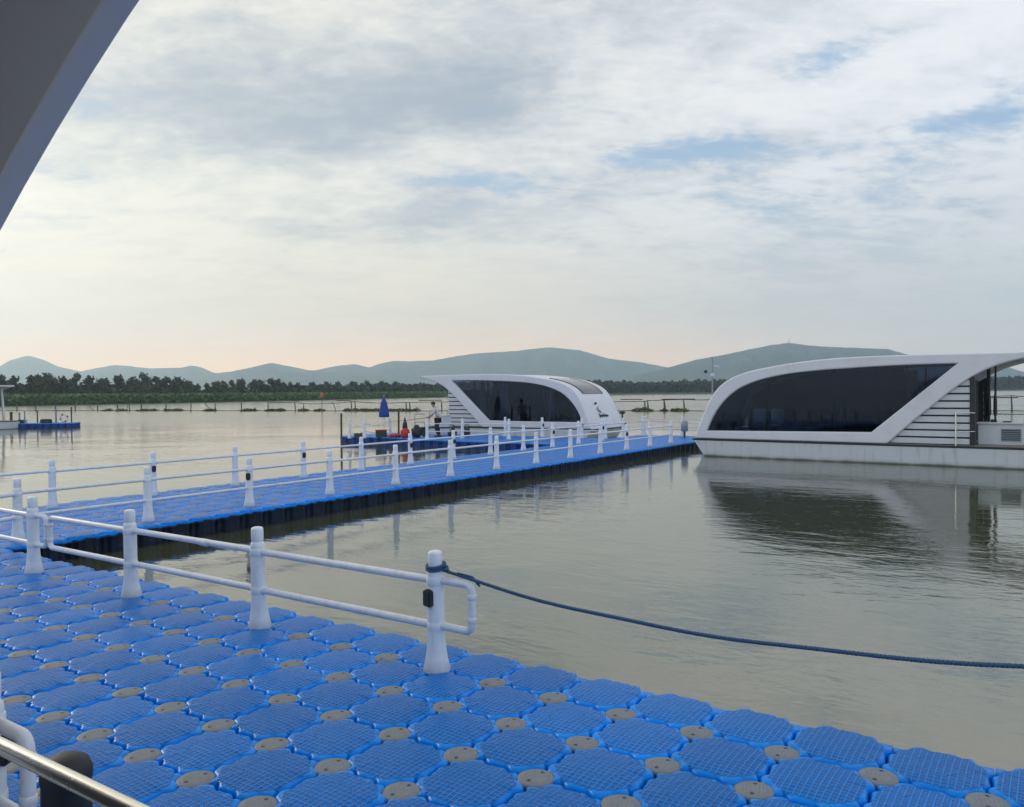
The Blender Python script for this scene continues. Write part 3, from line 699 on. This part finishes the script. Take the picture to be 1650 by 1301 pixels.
# rope tied around the nearest post
A_ = DL.matrix_world @ Vector((-.5,0,.752)); B_ = DL.matrix_world @ Vector((3.5,0,.745))
pts = []; N = 60
for k in range(N+1):
    u = k/N; p = A_.lerp(B_, u); p.z -= .155*4*u*(1-u)*(1+.15*(.5-u)); p += Vector((0,0,.004*sin(u*21))); pts.append(p)
st = A_ + (B_-A_).normalized()*.065; pts[0] = st
mb = MB(); M0 = pts[0]
NS = 900; pa = np.array([tuple(q-M0) for q in pts]); uu = np.linspace(0, N, NS)
cen = np.stack([np.interp(uu, np.arange(N+1), pa[:,k]) for k in range(3)], 1); Td = Vector((B_-A_)).normalized(); Nn = Vector((0,0,1)); Bn = Td.cross(Nn)
for st_ in range(3):
    mb.tube([Vector(c)+(Nn*cos(k*.42+st_*2.094)+Bn*sin(k*.42+st_*2.094))*.0058 for k, c in enumerate(cen)], .0072, 6)
for off, r in ((0,.066),(.021,.066)):
    mb.tube([A_-M0+Vector((r*cos(a), r*sin(a), off+.012*sin(a*1.0+.6))) for a in [2*pi*k/24 for k in range(25)]], .0115, 8)
mb.tube([A_-M0+Vector(v) for v in ((.06,-.02,.01),(.085,-.05,.02),(.095,-.07,-.003),(.075,-.05,-.015),(.065,-.02,-.008))], .011, 8)
mb.tube([pts[3]-M0+Vector((0,0,.012)), pts[5]-M0+Vector((0,.01,.016)), pts[6]-M0+Vector((0,0,-.03))], .009, 6)
tag(mb.build('mooring_rope', M_rope, None, 60, loc=M0), 'thick blue rope looped round the nearest post and sagging across the water', 'rope')
# black bollard on the inner edge
o = tag(empty('bollard', (-2.03, 3.62, .28), E0, .92), 'squat black rubber bollard with domed top behind the steel handrail', 'bollard')
mb = MB(); mb.lathe([(.12,0),(.125,.02),(.115,.06),(.112,.34),(.118,.36),(.118,.40),(.10,.445),(.06,.468),(.02,.474)], n=28); mb.build('bollard_body', M_black, o)
mb = MB(); mb.box((.12,.01,.36), (.05,.05,.07)); mb.build('cleat', M_black, o, bevel=.006)
# ------------------------------------------------------------ houseboats
ROOF = [(0,.61),(.12,.98),(.31,1.43),(.63,2.09),(1.09,2.59),(1.83,2.92),(2.89,3.13),(3.91,3.26),(4.89,3.33),(5.82,3.355),(7.01,3.365),(8.12,3.36),(9.19,3.35),(9.95,3.345)]
LEG = [(6.39,.64),(7.0,1.25),(7.57,1.76),(8.12,2.25),(8.67,2.66),(9.19,2.94),(9.75,3.12),(10.3,3.235)]
WIN = [(.45,.9),(.70,1.43),(1.08,1.94),(1.6,2.36),(2.32,2.65),(3.24,2.84),(4.24,2.94),(5.2,2.99),(6.42,3.04),(7.58,3.06),(8.29,3.06),(5.9,.97)]
WWD = 3.5
roof_c = catmull(ROOF, 5); leg_c = catmull(LEG, 5); win_c = catmull(WIN[:-1], 4) + [WIN[-1]]
def offs(P, dlt):
    out = []
    for i, p in enumerate(P):
        a, b = P[max(i-1,0)], P[min(i+1,len(P)-1)]; tx, tz = b[0]-a[0], b[1]-a[1]; L = sqrt(tx*tx+tz*tz); out.append((p[0]-tz/L*dlt, p[1]+tx/L*dlt))
    return out
def sheet(P, y0, y1, th):
    Qn = offs(P, -th); n = len(P); mb = MB()
    vs = [(x, y, z) for y in (y0, y1) for x, z in P] + [(x, y, z) for y in (y0, y1) for x, z in Qn]
    f = [(i, i+1, n+i+1, n+i) for i in range(n-1)] + [(2*n+i, 3*n+i, 3*n+i+1, 2*n+i+1) for i in range(n-1)]
    f += [(i, 2*n+i, 2*n+i+1, i+1) for i in range(n-1)] + [(n+i, n+i+1, 3*n+i+1, 3*n+i) for i in range(n-1)]
    f += [(0, n, 3*n, 2*n), (n-1, 3*n-1, 4*n-1, 2*n-1)]
    return mb.add(vs, f)
def legx(z): return float(np.interp(z, [p[1] for p in LEG], [p[0] for p in LEG]))
def houseboat(loc, rz, label, hull_len=10.6, scale=1., full=True, detail='right', tiplen=None):
    own_ = detail == 'own'; XE = 7.9 if own_ else 8.6; ft = .018 if own_ else .07
    o = tag(empty('houseboat', loc, rz, scale), label, 'houseboat', 'white houseboats with sweeping roofs moored on the lake')
    hw = WWD/2
    # hull
    pr = [(-.03,.575),(hull_len,.575),(hull_len,-.12),(hull_len-.2,-.3),(.85,-.3),(.42,-.05),(.30,.1)]
    h = flat2d('hull', [pr], hw+.06, .03, M_hull, o)
    mb = MB(); mb.box(((hull_len-.05)/2,0,.585), (hull_len+.08,WWD+.22,.06)); mb.build('rubbing_strake', M_dark, o, bevel=.012)
    mb = MB(); mb.box((hull_len/2+.05,0,.6), (hull_len-.25,WWD-.05,.06)); mb.build('deck_floor', M_deck, o)
    for x in (4.05,7.2): mb = MB(); mb.lathe([(.035,0),(.05,.012),(.03,.02)], n=10); q = mb.build('drain', M_dark, h, loc=(x,-hw-.06,.40)); q.rotation_euler = (pi/2,0,0)
    mb = MB(); mb.tube([(hull_len-.9,-hw-.062,.57),(hull_len-1.1,-hw-.062,.0)], .008, 5); mb.build('hull_seam', M_dark, h)
    # shell
    tail = [(10.3,3.34)] if not tiplen else []
    outl = roof_c + [(10.32,3.34)] + leg_c[::-1] + [(6.3,.62),(.02,.62)]
    for sy in (-1, 1):
        flat2d('side_frame', [outl, win_c], ft, .004 if own_ else .045, M_shell, o, (0, sy*(hw-ft), 0), 3)
    sheet(offs(roof_c + [(10.3,3.34)], -.012), -hw+.10, hw-.10, .10).build('roof', M_shell, o)
    sk = [p for p in roof_c if .75 < p[0] < 2.75]
    mb = sheet(offs(sk, .012), -1.05, 1.05, .03); s_ = mb.build('skylight', M_sky, o)
    for y in (-1.07, 1.07): sheet(offs(sk, .022), y-.03, y+.03, .05).build('skylight_frame', M_dark, s_)
    # glazing with its dark mullions
    g_out = offs(win_c[:-1], .05); g_out = g_out + [(5.9,.93)]
    for sy in (-1, 1):
        g = flat2d('window', [g_out], .006, 0, M_glass, o, (0, sy*(hw-.085), 0), 0)
        for x in (2.62, 4.75, 6.05, 6.9):
            zt = float(np.interp(x, [p[0] for p in win_c[:-1]], [p[1] for p in win_c[:-1]])); zb = .9 if x < 5.9 else .97+(x-5.9)*.87
            mb = MB(); mb.box((x, -sy*.045, (zt+zb)/2), (.07,.05,zt-zb)); mb.build('mullion', M_dark, g)
        # white slats over a dark recess between the slanted leg and the doorway
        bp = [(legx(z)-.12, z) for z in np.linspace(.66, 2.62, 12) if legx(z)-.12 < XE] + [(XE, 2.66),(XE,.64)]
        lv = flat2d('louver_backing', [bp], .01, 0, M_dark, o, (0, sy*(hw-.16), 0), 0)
        mb = MB(); z = .66
        while z < 2.6:
            x0 = legx(z+.02)-.06; zt = min(z+.165, 2.66)
            if XE-x0 > .1: mb.box(((x0+XE)/2, sy*(hw-.10), (z+zt)/2), (XE-x0,.05,zt-z), rx=.10*sy*-1)
            z += .219
        mb.build('louver', M_slat, o, bevel=.006)
        if detail in ('far', 'own'): continue
        mb = MB(); mb.box((8.67, sy*(hw-.10), 1.64), (.13,.12,2.05)); mb.build('door_jamb', M_dark, o, bevel=.01)
    if detail == 'right':
        for x in (2.2, 4.35):
            mb = MB(); mb.box((x, -hw-.001, .775), (.007,.006,.21)); mb.build('panel_seam', M_grey, o)
    # inside
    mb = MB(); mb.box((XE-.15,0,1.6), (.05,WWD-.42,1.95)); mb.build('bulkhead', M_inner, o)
    if full:
        for x, wd_ in ((.95,.35),(2.5,.6),(5.1,.7),(6.5,.35)):
            mb = MB(); n = 26; vs = []; zt = float(np.interp(x, [p[0] for p in win_c[:-1]], [p[1] for p in win_c[:-1]]))-.1
            for k in range(n+1): vs += [(x-wd_/2+wd_*k/n, hw-.28+.03*sin(k*1.9), .8), (x-wd_/2+wd_*k/n, hw-.28+.03*sin(k*1.9+.5), zt)]
            mb.add(vs, [(2*k,2*k+2,2*k+3,2*k+1) for k in range(n)]); mb.build('curtain', M_curtain, o)
        pp = [(x, z-.03) for x, z in win_c[:-1] if 1.2 < x < 6.7]; flat2d('window_darkening_panel', [pp + [(6.7,.7),(1.2,.7)]], .02, 0, M_inner, o, (0,.55,0), 0)  # near-black panel added behind the glass to keep the windows dark
    if detail == 'right':
        for x in (2.0, 2.62):
            for sy in (-1,):
                mb = MB(); mb.box((x, -hw+.75, 1.12), (.44,.42,.08)); mb.box((x, -hw+.98, 1.40), (.44,.07,.52)); c = mb.build('chair_cushion', M_chairb, o, bevel=.03)
        mb = MB(); mb.box((2.3,-hw+.42,1.04), (.85,.25,.04)); mb.tube([(2.3,-hw+.42,.62),(2.3,-hw+.42,1.03)], .04, 8); mb.build('table', M_dark, o)
        # aft deck: cabinet with grille, dark poles, rails, stern pillar
        c = MB(); c.box((9.30,-.55,.94), (1.15,.7,.62)); c.box((9.30,-.57,1.27), (1.22,.78,.045)); cb = c.build('cabinet', M_white, o, bevel=.012)
        g = MB(); g.box((9.58,-.915,.93), (.50,.03,.36)); gg = g.build('grille', M_grey, cb)
        g = MB()
        for k in range(6): g.box((9.58,-.935,.79+k*.055), (.46,.02,.02))
        g.build('grille_slat', M_dark, gg)
        mb = MB(); mb.box((9.45,-.55,1.305), (.22,.2,.05)); mb.box((9.1,-.5,1.33), (.16,.12,.09)); mb.build('tray', M_dark, o, bevel=.01)
        for x, y in ((8.95,-.2),(9.08,0.1),(8.85,.3)):
            mb = MB(); mb.tube([(x,y,.63),(x,y,1.4),(x+.01,y,3.2)], .03, 8); mb.lathe([(.03,0),(.055,.12),(.05,.5),(.03,.7)], (x,y,1.45), 10); mb.build('awning_pole', M_dark, o)
        mb = MB(); pts = [(8.8,-hw+.06,.62),(8.8,-hw+.06,1.5)]
        mb = MB(); mb.tube([(8.25,-hw-.03,.62),(8.25,-hw-.03,1.62)], .022, 8); mb.tube([(8.25,-hw-.03,1.60),(8.75,-hw-.03,1.60)], .015, 8); mb.tube([(8.25,-hw-.03,1.05),(8.75,-hw-.03,1.05)], .012, 8); mb.build('grab_rail', M_steel, o)
        mb = MB(); mb.tube([(8.85,.9,1.5),(9.9,.9,1.5)]+arc((9.9,.9,1.5),(10.1,.9,1.5),(10.1,.9,1.3))+[(10.1,.9,.62)], .022, 8); mb.tube([(8.85,.9,1.15),(10.1,.9,1.15)], .016, 8); mb.build('stern_rail', M_steel, o)
        mb = MB(); mb.box((10.05,-hw+.35,1.05), (.22,.22,.86)); mb.build('stern_locker', M_grey, o, bevel=.03)
        mb = MB(); mb.box((10.15,-hw-.09,.42), (.12,.1,.3)); mb.build('fender', M_black, o, bevel=.04)
    elif detail == 'far':
        # mark on the bow skin: green stroke over a line of dark script, too small to read
        def skin(y, s_):
            i = min(range(len(roof_c)-1), key=lambda k: abs(roof_c[k][1]-s_)); q = offs(roof_c, .012)[i]; return (float(np.interp(s_, [p[1] for p in offs(roof_c,.012)[:14]], [p[0] for p in offs(roof_c,.012)[:14]])), y, s_)
        mb = MB(); mb.tube([skin(y, 1.38+.30*u) for u, y in [(k/8, .10+.28*sin(k/8*pi*.9)) for k in range(9)]], [.012,.03,.045,.05,.05,.045,.035,.02,.008], 8)
        mb.tube([skin(.25-.1*k/5, 1.33+.15*k/5) for k in range(6)], [.01,.025,.03,.03,.02,.008], 8); mb.build('bow_emblem', M_logog, o)
        mb = MB(); mb.tube([skin(.45-.95*k/70, 1.22+.055*sin(k*.9)*(1+.6*sin(k*.37))) for k in range(71)], .013, 6)
        mb.tube([skin(.42, 1.15+.2*k/5) for k in range(6)], .018, 6); mb.tube([skin(-.1, 1.2+.16*k/5) for k in range(6)], .014, 6); mb.build('bow_lettering', M_dark, o)
        mb = MB(); mb.lathe([(.05,0),(.06,.05),(.03,.09)], n=12); q = mb.build('bow_lamp', M_dark, o, loc=skin(.42,1.82)); q.rotation_euler = (0,-1.1,0)
    elif detail == 'left':
        for y in (-hw+.2, hw-.2):
            mb = MB(); mb.tube([(9.55,y,.62),(9.35,y,3.3)], .09, 10); mb.build('roof_column', M_white, o)
        c = MB(); c.box((9.9,-.4,1.0), (.9,.8,.75)); c.build('cabinet', M_white, o, bevel=.02)
        for x in (9.4, 10.4): mb = MB(); mb.tube([(x,-hw+.1,.62),(x,-hw+.1,1.5)], .05, 8); mb.build('bitt', M_stake, o)
    elif detail == 'own':
        pass
    return o
c36 = radians(-36.43); nR = Vector((-sin(c36), cos(c36), 0))
houseboat(Vector((6.542,28.823,0))+nR*1.75, c36, 'large white houseboat on the right with long dark raked window and slatted stern')
phf = radians(147.3); nF = Vector((.540,.8415,0))
houseboat(Vector((3.61,36.724,0))+nF*1.68, phf, 'white houseboat behind the blue platform, bow with green emblem pointing right', 9.9, .956, True, 'far')
e_ = Vector((cos(E0), sin(E0), 0)); n_ = Vector((-sin(E0), cos(E0), 0)); d0 = Vector((D0.x, D0.y, 0))
own = houseboat(d0 + e_*(-7.30+.59) - n_*(3.90+1.75) + Vector((0,0,.1)), E0, 'boat whose dark roof arch hangs overhead at the upper left', 12.6, 1., False, 'own')
bpy.context.view_layer.update()
inv = own.matrix_world.inverted()
a_ = inv @ at(0,1202,1.72); b_ = inv @ at(200,1299, 1.72*ray(0,1202)[2]/ray(200,1299)[2]); dv = (b_-a_)
pts = [a_-dv*.2+Vector((0,0,0)), a_, b_, b_+dv*2.2, b_+dv*4.2]
mb = MB(); mb.tube(pts, .0165, 16)
for q in (pts[0], pts[-1]): mb.tube([q, Vector((q.x, q.y, .62))], .0165, 12)
hr = mb.build('handrail', M_steel, own)
mb = MB(); mb.tube([pts[0]+Vector((0,0,-.5)), pts[-1]+Vector((0,0,-.5))], .011, 10); mb.build('middle_rail', M_steel, hr)
# partly visible boat at the left edge
tip = at(20, 624, 55.); ea = radians(-8)
Lb = Vector((tip.x-2.3, tip.y, 0)) - Vector((cos(ea), sin(ea), 0))*10.3*.93 + Vector((-sin(ea), cos(ea), 0))*1.6
houseboat(Lb, ea, 'distant white houseboat cut off by the left edge, only its stern in view', 11.3, .93, False, 'left')

# ------------------------------------------------------------ things on the small left pontoon
def spt(x, y, z): return SPN.matrix_world @ Vector((x, y, z))
for x, h_, r_ in ((-2.1,.80,.09),(-1.55,.75,.06),(-1.2,.9,.05),(-.35,.85,.045),(.55+.35,.95,.07),(1.95,1.1,.05)):
    mb = MB(); mb.tube([(0,0,-.05),(0,0,h_)], r_, 9); mb.lathe([(r_*1.2,h_-.06),(r_*1.3,h_-.03),(r_,h_+.03)], n=9)
    lab = {-2.1:'thick dark post next to the stern of the left boat', -1.55:'short pale post second from the left boat on the small pontoon', -1.2:'slim grey post third along the small pontoon', -.35:'lone dark post in the middle of the small pontoon',
           .9:'stout grey post left of the lifebuoy', 1.95:'tallest dark post at the right end of the small pontoon'}[x]
    tag(mb.build('mooring_post', M_stake if x in (-2.1,-.35,1.95) else M_grey, loc=spt(x, .6, 0)), lab, 'mooring post', 'mooring posts on the small left pontoon')
mb = MB(); n = 28
mb.tube([(.26*cos(2*pi*k/n), 0, .26*sin(2*pi*k/n)) for k in range(n)]+[(.26,0,0)], .065, 10, False); lb = mb.build('lifebuoy', M_white, loc=spt(1.5, .45, .36)); tag(lb, 'round lifebuoy leaning between two posts on the small left pontoon', 'lifebuoy')
for k in range(4):
    a = k*pi/2+.4; mb = MB(); mb.tube([(.26*cos(a+u), 0, .26*sin(a+u)) for u in (-.22,-.1,0,.1,.22)], .069, 10); mb.build('band', M_red, lb)
mb = MB(); mb.tube([(0,0,0),(1.3,0,.02)], .03, 8); tag(mb.build('crossbar', M_dark, loc=spt(.75, .6, .86)), 'dark horizontal bar above the lifebuoy', 'bar')
for x, dims, lab in ((-1.35,(.35,.3,.22),'small dark crate among the posts of the left pontoon'), (.35,(.7,.35,.25),'low dark bundle left of the lifebuoy')):
    mb = MB(); mb.box((0,0,dims[2]/2), dims); mb.box((0,0,dims[2]+.02), (dims[0]*.9,dims[1]*.9,.05)); tag(mb.build('crate', M_dark, bevel=.03, loc=spt(x, .3, 0)), lab, 'crate')

# ------------------------------------------------------------ things on the work platform
def wl(x, y, z=0.): return PF.matrix_world @ Vector((x, y, z))
def pfpix(px, Y): p = at(px, 640, Y); return Vector((p.x, p.y, .31))
# closed parasol
o = tag(empty('parasol', pfpix(618.5, 37.3)), 'closed dark blue parasol standing on the work platform', 'parasol')
zt = at(618.5, 639, 37.3).z - .31
mb = MB(); n = 24; prof = [(.015,zt),(.05,zt-.10),(.12,zt-.28),(.16,zt-.5),(.20,zt-.75),(.215,zt-.93),(.18,zt-.965)]
vs = []
for r, z in prof: vs += [(r*(1+.16*cos(8*2*pi*k/n)*(z < zt-.15))*cos(2*pi*k/n), r*(1+.16*cos(8*2*pi*k/n)*(z < zt-.15))*sin(2*pi*k/n), z) for k in range(n)]
mb.add(vs, [(i*n+k, (i+1)*n+k, (i+1)*n+(k+1)%n, i*n+(k+1)%n) for i in range(len(prof)-1) for k in range(n)]); mb.build('canopy', M_par, o, 180)
mb = MB(); mb.tube([(0,0,.05),(0,0,zt+.04)], .02, 8); mb.build('pole', M_white, o)
mb = MB(); mb.lathe([(.22,0),(.22,.05),(.08,.08),(.04,.25)], n=16); mb.build('base', M_dark, o)
# clutter
def blobmesh(name, m, loc, dims, label, cat, seed, extra=None):
    bm = bmesh.new(); bmesh.ops.create_icosphere(bm, subdivisions=3, radius=1)
    r = random.Random(seed); ph = [r.random()*6 for _ in range(6)]
    for v in bm.verts:
        c = v.co.copy(); k = 1+.12*sin(3*c.x+ph[0])*sin(4*c.y+ph[1])+.08*sin(7*c.z+ph[2]+3*c.x)
        v.co = Vector((c.x*dims[0]*k, c.y*dims[1]*k, max(-.0, (c.z*.9+.75)*dims[2]*k)))
    me = bpy.data.meshes.new(name); bm.to_mesh(me); bm.free(); me.materials.append(m); smooth(me, 180)
    o = link(name, me, None, loc); tag(o, label, cat)
    if extra: extra(o)
    return o
def handles(o):
    mb = MB(); mb.tube([(-.12,0,.42),(-.08,0,.55),(.08,0,.55),(.12,0,.42)], .018, 6); mb.build('handle', M_black, o)
blobmesh('duffel_bag', M_red, pfpix(652, 36.2), (.22,.2,.24), 'bright red bag on the work platform beside the man', 'bag', 2, handles)
blobmesh('sack', M_black, pfpix(671, 36.3), (.24,.22,.32), 'black sack leaning against the right side of the red bag', 'sack', 3, handles)
o = tag(empty('crate', pfpix(613.5, 36.9), radians(10)), 'dark crate with a red lid below the parasol', 'crate')
mb = MB(); mb.box((0,0,.14), (.50,.35,.28)); 
for x in (-.17,0,.17): mb.box((x,-.18,.14), (.04,.03,.26))
mb.build('crate_body', M_grn, o, bevel=.01); mb = MB(); mb.box((0,0,.31), (.54,.38,.05)); mb.build('lid', M_red, o, bevel=.012)
o = tag(empty('crate', pfpix(576.5, 36.3), radians(10)), 'small dark green crate at the left end of the work platform', 'crate')
mb = MB(); mb.box((0,0,.09), (.36,.3,.18)); mb.build('crate_body', M_grn, o, bevel=.01); mb = MB(); mb.box((0,0,.2), (.39,.33,.03)); mb.build('lid', M_grn, o, bevel=.01)
blobmesh('jacket_heap', M_red, pfpix(636, 36.6), (.33,.2,.10), 'low reddish heap of cloth between the crate and the red bag', 'cloth', 5)
o = tag(empty('tackle_stand', pfpix(652, 37.2)), 'small stand with a pale bottle top behind the red bag', 'stand')
mb = MB(); mb.lathe([(.10,0),(.11,.05),(.11,.55),(.09,.66),(.045,.72),(.04,.8),(.05,.84)], n=14); mb.build('container', M_dark, o); mb = MB(); mb.lathe([(.05,0),(.055,.03),(.04,.12),(.01,.14)], (0,0,.84), 12); mb.build('cap', M_white, o)
# low bench with things under the railing
o = tag(empty('bench', pfpix(716, 37.0), radians(-12)), 'long low dark bench behind the man in front of the houseboat stern', 'bench')
mb = MB(); mb.box((0,0,.40), (2.2,.4,.06)); mb.build('seat', M_dark, o, bevel=.01)
for x in (-1.0,-.3,.4,1.0): mb = MB(); mb.box((x,0,.19), (.05,.34,.37)); mb.build('leg', M_dark, o)
for px, nm, dims, lab in ((728,'backpack',(.2,.16,.21),'dark backpack at the right half of the low bench'), (752,'backpack',(.14,.14,.26),'upright dark backpack next to the platform post by the hull')):
    blobmesh(nm, M_black, pfpix(px, 36.3), dims, lab, 'bag', px, handles)
o = tag(empty('storage_box', pfpix(714, 38.3), radians(-33)), 'white storage box at the stern of the far houseboat behind the man', 'box')
mb = MB(); mb.box((0,0,.45), (.5,.6,.9)); mb.build('box_body', M_white, o, bevel=.02); mb = MB(); mb.box((0,0,.92), (.55,.65,.05)); mb.build('lid', M_white, o, bevel=.015)
# poles standing in the water and by the platform
for px, yt, Y, zb, lab in ((549.5,667,34.6,-.8,'tall dark pole in the water off the left corner of the work platform'), (642,660,36.8,.3,'dark pole rising beside the red bag on the work platform')):
    p = at(px, yt, Y); mb = MB(); mb.tube([(0,0,zb),(.01,0,p.z)], .045, 8); mb.lathe([(.05,p.z-.05),(.05,p.z),(.02,p.z+.03)], (.01,0,0), 8)
    tag(mb.build('wooden_pole', M_stake, loc=(p.x, p.y, 0)), lab, 'pole')
# thin frame rack behind the man
mb = MB()
b = pfpix(680, 38.2)
for x0, z0, x1, z1 in ((-.35,.62,.1,.62),(-.35,.62,-.35,0),(.1,.62,.1,0),(-.2,1.15,1.2,1.15),(.35,1.15,.35,0),(1.2,1.15,1.2,0),(-.35,1.0,.1,1.0),(-.35,1.,-.35,0)):
    mb.tube([(x0,0,z0),(x1,0,z1)], .018, 6)
tag(mb.build('drying_rack', M_grey, loc=b), 'thin grey tube rack standing between the red bag and the houseboat stern', 'rack')
# lamp bollard by the bow of the far boat, mast, box at the walkway end
p = onz(1003, 705.5, .31); o = tag(empty('lamp_post', p), 'short dark lamp post at the bow of the far houseboat', 'lamp post')
z1 = at(1003, 664, p.y).z - p.z
mb = MB(); mb.tube([(0,0,0),(0,0,z1)], .035, 8); mb.build('pole', M_grn, o); mb = MB(); mb.lathe([(.05,z1-.1),(.13,z1-.06),(.14,z1),(.05,z1+.06)], n=12); mb.build('lamp_head', M_grn, o)
mb = MB(); mb.box((.10,0,.62), (.12,.1,.12)); mb.build('socket_box', M_black, o, bevel=.01)
Yb = 36.5; p = at(1148, 640, Yb); o = tag(empty('camera_mast', (p.x, p.y, -.3)), 'thin grey mast with a small camera behind the bow of the right houseboat', 'mast')
z1 = at(1148, 576, Yb).z+.3; zc = at(1148, 604, Yb).z+.3; zk = at(1137, 599, Yb).z+.3; zd = at(1155, 590, Yb).z+.3
mb = MB(); mb.tube([(0,0,0),(0,0,zc),(0,0,z1)], [.035,.03,.035], 8); mb.build('pole', M_grey, o)
mb = MB(); mb.box((0,0,zc), (.16,.12,.16)); mb.build('junction_box', M_white, o, bevel=.02)
mb = MB(); mb.tube([(0,0,zk-.05),(-.30,0,zk-.05),(-.30,0,zk-.02)], .012, 6); mb.build('arm', M_grey, o); mb = MB(); mb.lathe([(.04,-.07),(.075,-.04),(.075,.03),(.03,.07)], (-.30,0,zk), 12); mb.build('dome_camera', M_black, o)
mb = MB(); mb.box((.2,0,zd), (.22,.05,.06), ry=.2); mb.tube([(0,0,zd),(.15,0,zd)], .01, 6); mb.build('antenna', M_white, o)
p = onz(1103, 706, .31); o = tag(empty('life_jacket_locker', p, WA), 'blue grey cylinder locker on a leg at the walkway end by the right houseboat bow', 'locker')
mb = MB(); mb.lathe([(.12,.28),(.15,.32),(.155,.68),(.12,.74),(.04,.76)], n=16); mb.build('locker_body', M_grey, o); mb = MB(); mb.tube([(0,0,0),(0,0,.30)], .05, 8); mb.build('stand', M_stake, o)

# ------------------------------------------------------------ the man on the platform
def skin_mesh(name, nodes, edges, m, parent, sub=2, root=0):
    me = bpy.data.meshes.new(name); me.from_pydata([n[0] for n in nodes], edges, []); o = bpy.data.objects.new(name, me); COL.objects.link(o)
    md = o.modifiers.new('s', 'SKIN'); md.use_smooth_shade = True
    for i, n in enumerate(nodes):
        r = n[1] if isinstance(n[1], tuple) else (n[1], n[1]); me.skin_vertices[0].data[i].radius = r
    me.skin_vertices[0].data[root].use_root = True
    sb = o.modifiers.new('u', 'SUBSURF'); sb.levels = sub; sb.render_levels = sub
    dg = bpy.context.evaluated_depsgraph_get(); m2 = bpy.data.meshes.new_from_object(o.evaluated_get(dg)); bpy.data.objects.remove(o)
    m2.name = name; m2.materials.clear(); m2.materials.append(m); m2.shade_smooth(); return link(name, m2, parent)
base = pfpix(703.5, 36.9)
per = tag(empty('person', base, radians(0)), 'man in a white shirt and dark trousers stooping on the platform with both arms forward', 'person')
# faces -x; z up; hips at .82, stooping
J = {'pel':(0.05,0,.80),'spn':(.03,0,1.0),'che':(-.05,0,1.20),'nek':(-.13,0,1.36),'hed':(-.17,0,1.46),'top':(-.18,0,1.56),
     'shL':(-.06,-.17,1.28),'elL':(-.16,-.22,1.03),'wrL':(-.33,-.16,.86),'haL':(-.38,-.14,.81),'shR':(-.06,.17,1.28),'elR':(-.19,.21,1.05),'wrR':(-.36,.12,.92),'haR':(-.41,.10,.88),
     'hiL':(.05,-.10,.76),'knL':(-.05,-.11,.44),'anL':(.06,-.11,.08),'toL':(-.10,-.11,.035),'hiR':(.05,.10,.76),'knR':(.0,.11,.43),'anR':(.12,.11,.08),'toR':(-.04,.11,.035)}
Rr = {'pel':(.13,.10),'spn':(.115,.09),'che':(.14,.10),'nek':.052,'hed':(.075,.088),'top':.06,'shL':.055,'elL':.040,'wrL':.027,'haL':.03,'shR':.055,'elR':.040,'wrR':.027,'haR':.03,
      'hiL':.085,'knL':.055,'anL':.038,'toL':.035,'hiR':.085,'knR':.055,'anR':.038,'toR':.035}
Eg = [('pel','spn'),('spn','che'),('che','nek'),('nek','hed'),('hed','top'),('che','shL'),('shL','elL'),('elL','wrL'),('wrL','haL'),('che','shR'),('shR','elR'),('elR','wrR'),('wrR','haR'),
      ('pel','hiL'),('hiL','knL'),('knL','anL'),('anL','toL'),('pel','hiR'),('hiR','knR'),('knR','anR'),('anR','toR')]
def fig(name, keys, grow, m, root, extra=()):
    ks = list(keys); nodes = [(J[k], tuple(np.array(Rr[k] if isinstance(Rr[k], tuple) else (Rr[k],)*2)+grow)) for k in ks]
    ed = [(ks.index(a), ks.index(b)) for a, b in Eg if a in ks and b in ks]
    for sd in ('L','R'):                                              # five fingers per hand on the body mesh
        if name == 'body':
            h_ = ks.index('ha'+sd); hx, hy, hz_ = J['ha'+sd]
            for f in range(5):
                yo = (f-2)*.016 if f < 4 else (.03 if sd == 'L' else -.03); ln = (.05,.058,.056,.045,.04)[f]
                i0 = len(nodes); nodes += [((hx-.02, hy+yo, hz_-.01), (.009,.009)), ((hx-.02-ln*.7, hy+yo, hz_-.03), (.008,.008)), ((hx-.02-ln*.6, hy+yo, hz_-.06), (.007,.007))]
                ed += [(h_, i0), (i0, i0+1), (i0+1, i0+2)]
    return skin_mesh(name, nodes, ed, m, per, 2, ks.index(root))
body = fig('body', list(J), 0, M_skin, 'pel')
fig('shirt', ['pel','spn','che','shL','elL','shR','elR'], .018, M_shirt, 'pel')
fig('trousers', ['pel','hiL','knL','anL','hiR','knR','anR'], .022, M_pants, 'pel')
mb = MB(); 
for k in ('L','R'): a = J['an'+k]; mb.box((a[0]-.06, a[1], .035), (.26,.09,.07))
mb.build('shoe', M_black, per, bevel=.02)
bm = bmesh.new(); bmesh.ops.create_icosphere(bm, subdivisions=3, radius=.105)
bmesh.ops.delete(bm, geom=[v for v in bm.verts if v.co.z < -.02 and v.co.x < .03 or v.co.z < -.07], context='VERTS')
me = bpy.data.meshes.new('hair'); bm.to_mesh(me); bm.free(); me.materials.append(M_hair); me.shade_smooth(); link('hair', me, per, (-.165,0,1.515))
mb = MB(); mb.box((-.262,0,1.475), (.03,.022,.04)); mb.build('nose', M_skin, per, bevel=.008)
for y in (-.03,.03): mb = MB(); mb.lathe([(.004,-.004),(.010,0),(.004,.004)], (-.25,y,1.50), 8); mb.build('eye', M_hair, per)
for y in (-.088,.088): mb = MB(); mb.lathe([(.008,-.025),(.018,0),(.008,.025)], (-.16,y,1.485), 8); mb.build('ear', M_skin, per)
o = MB(); o.tube([(.05,0,.02),(-.9,.02,-.10),(-1.9,.03,-.16)], [.014,.010,.004], 6)
tag(o.build('fishing_rod', M_black, loc=base+Vector((-.40,-.02,.86))), 'thin dark rod held forward by the stooping man', 'rod')
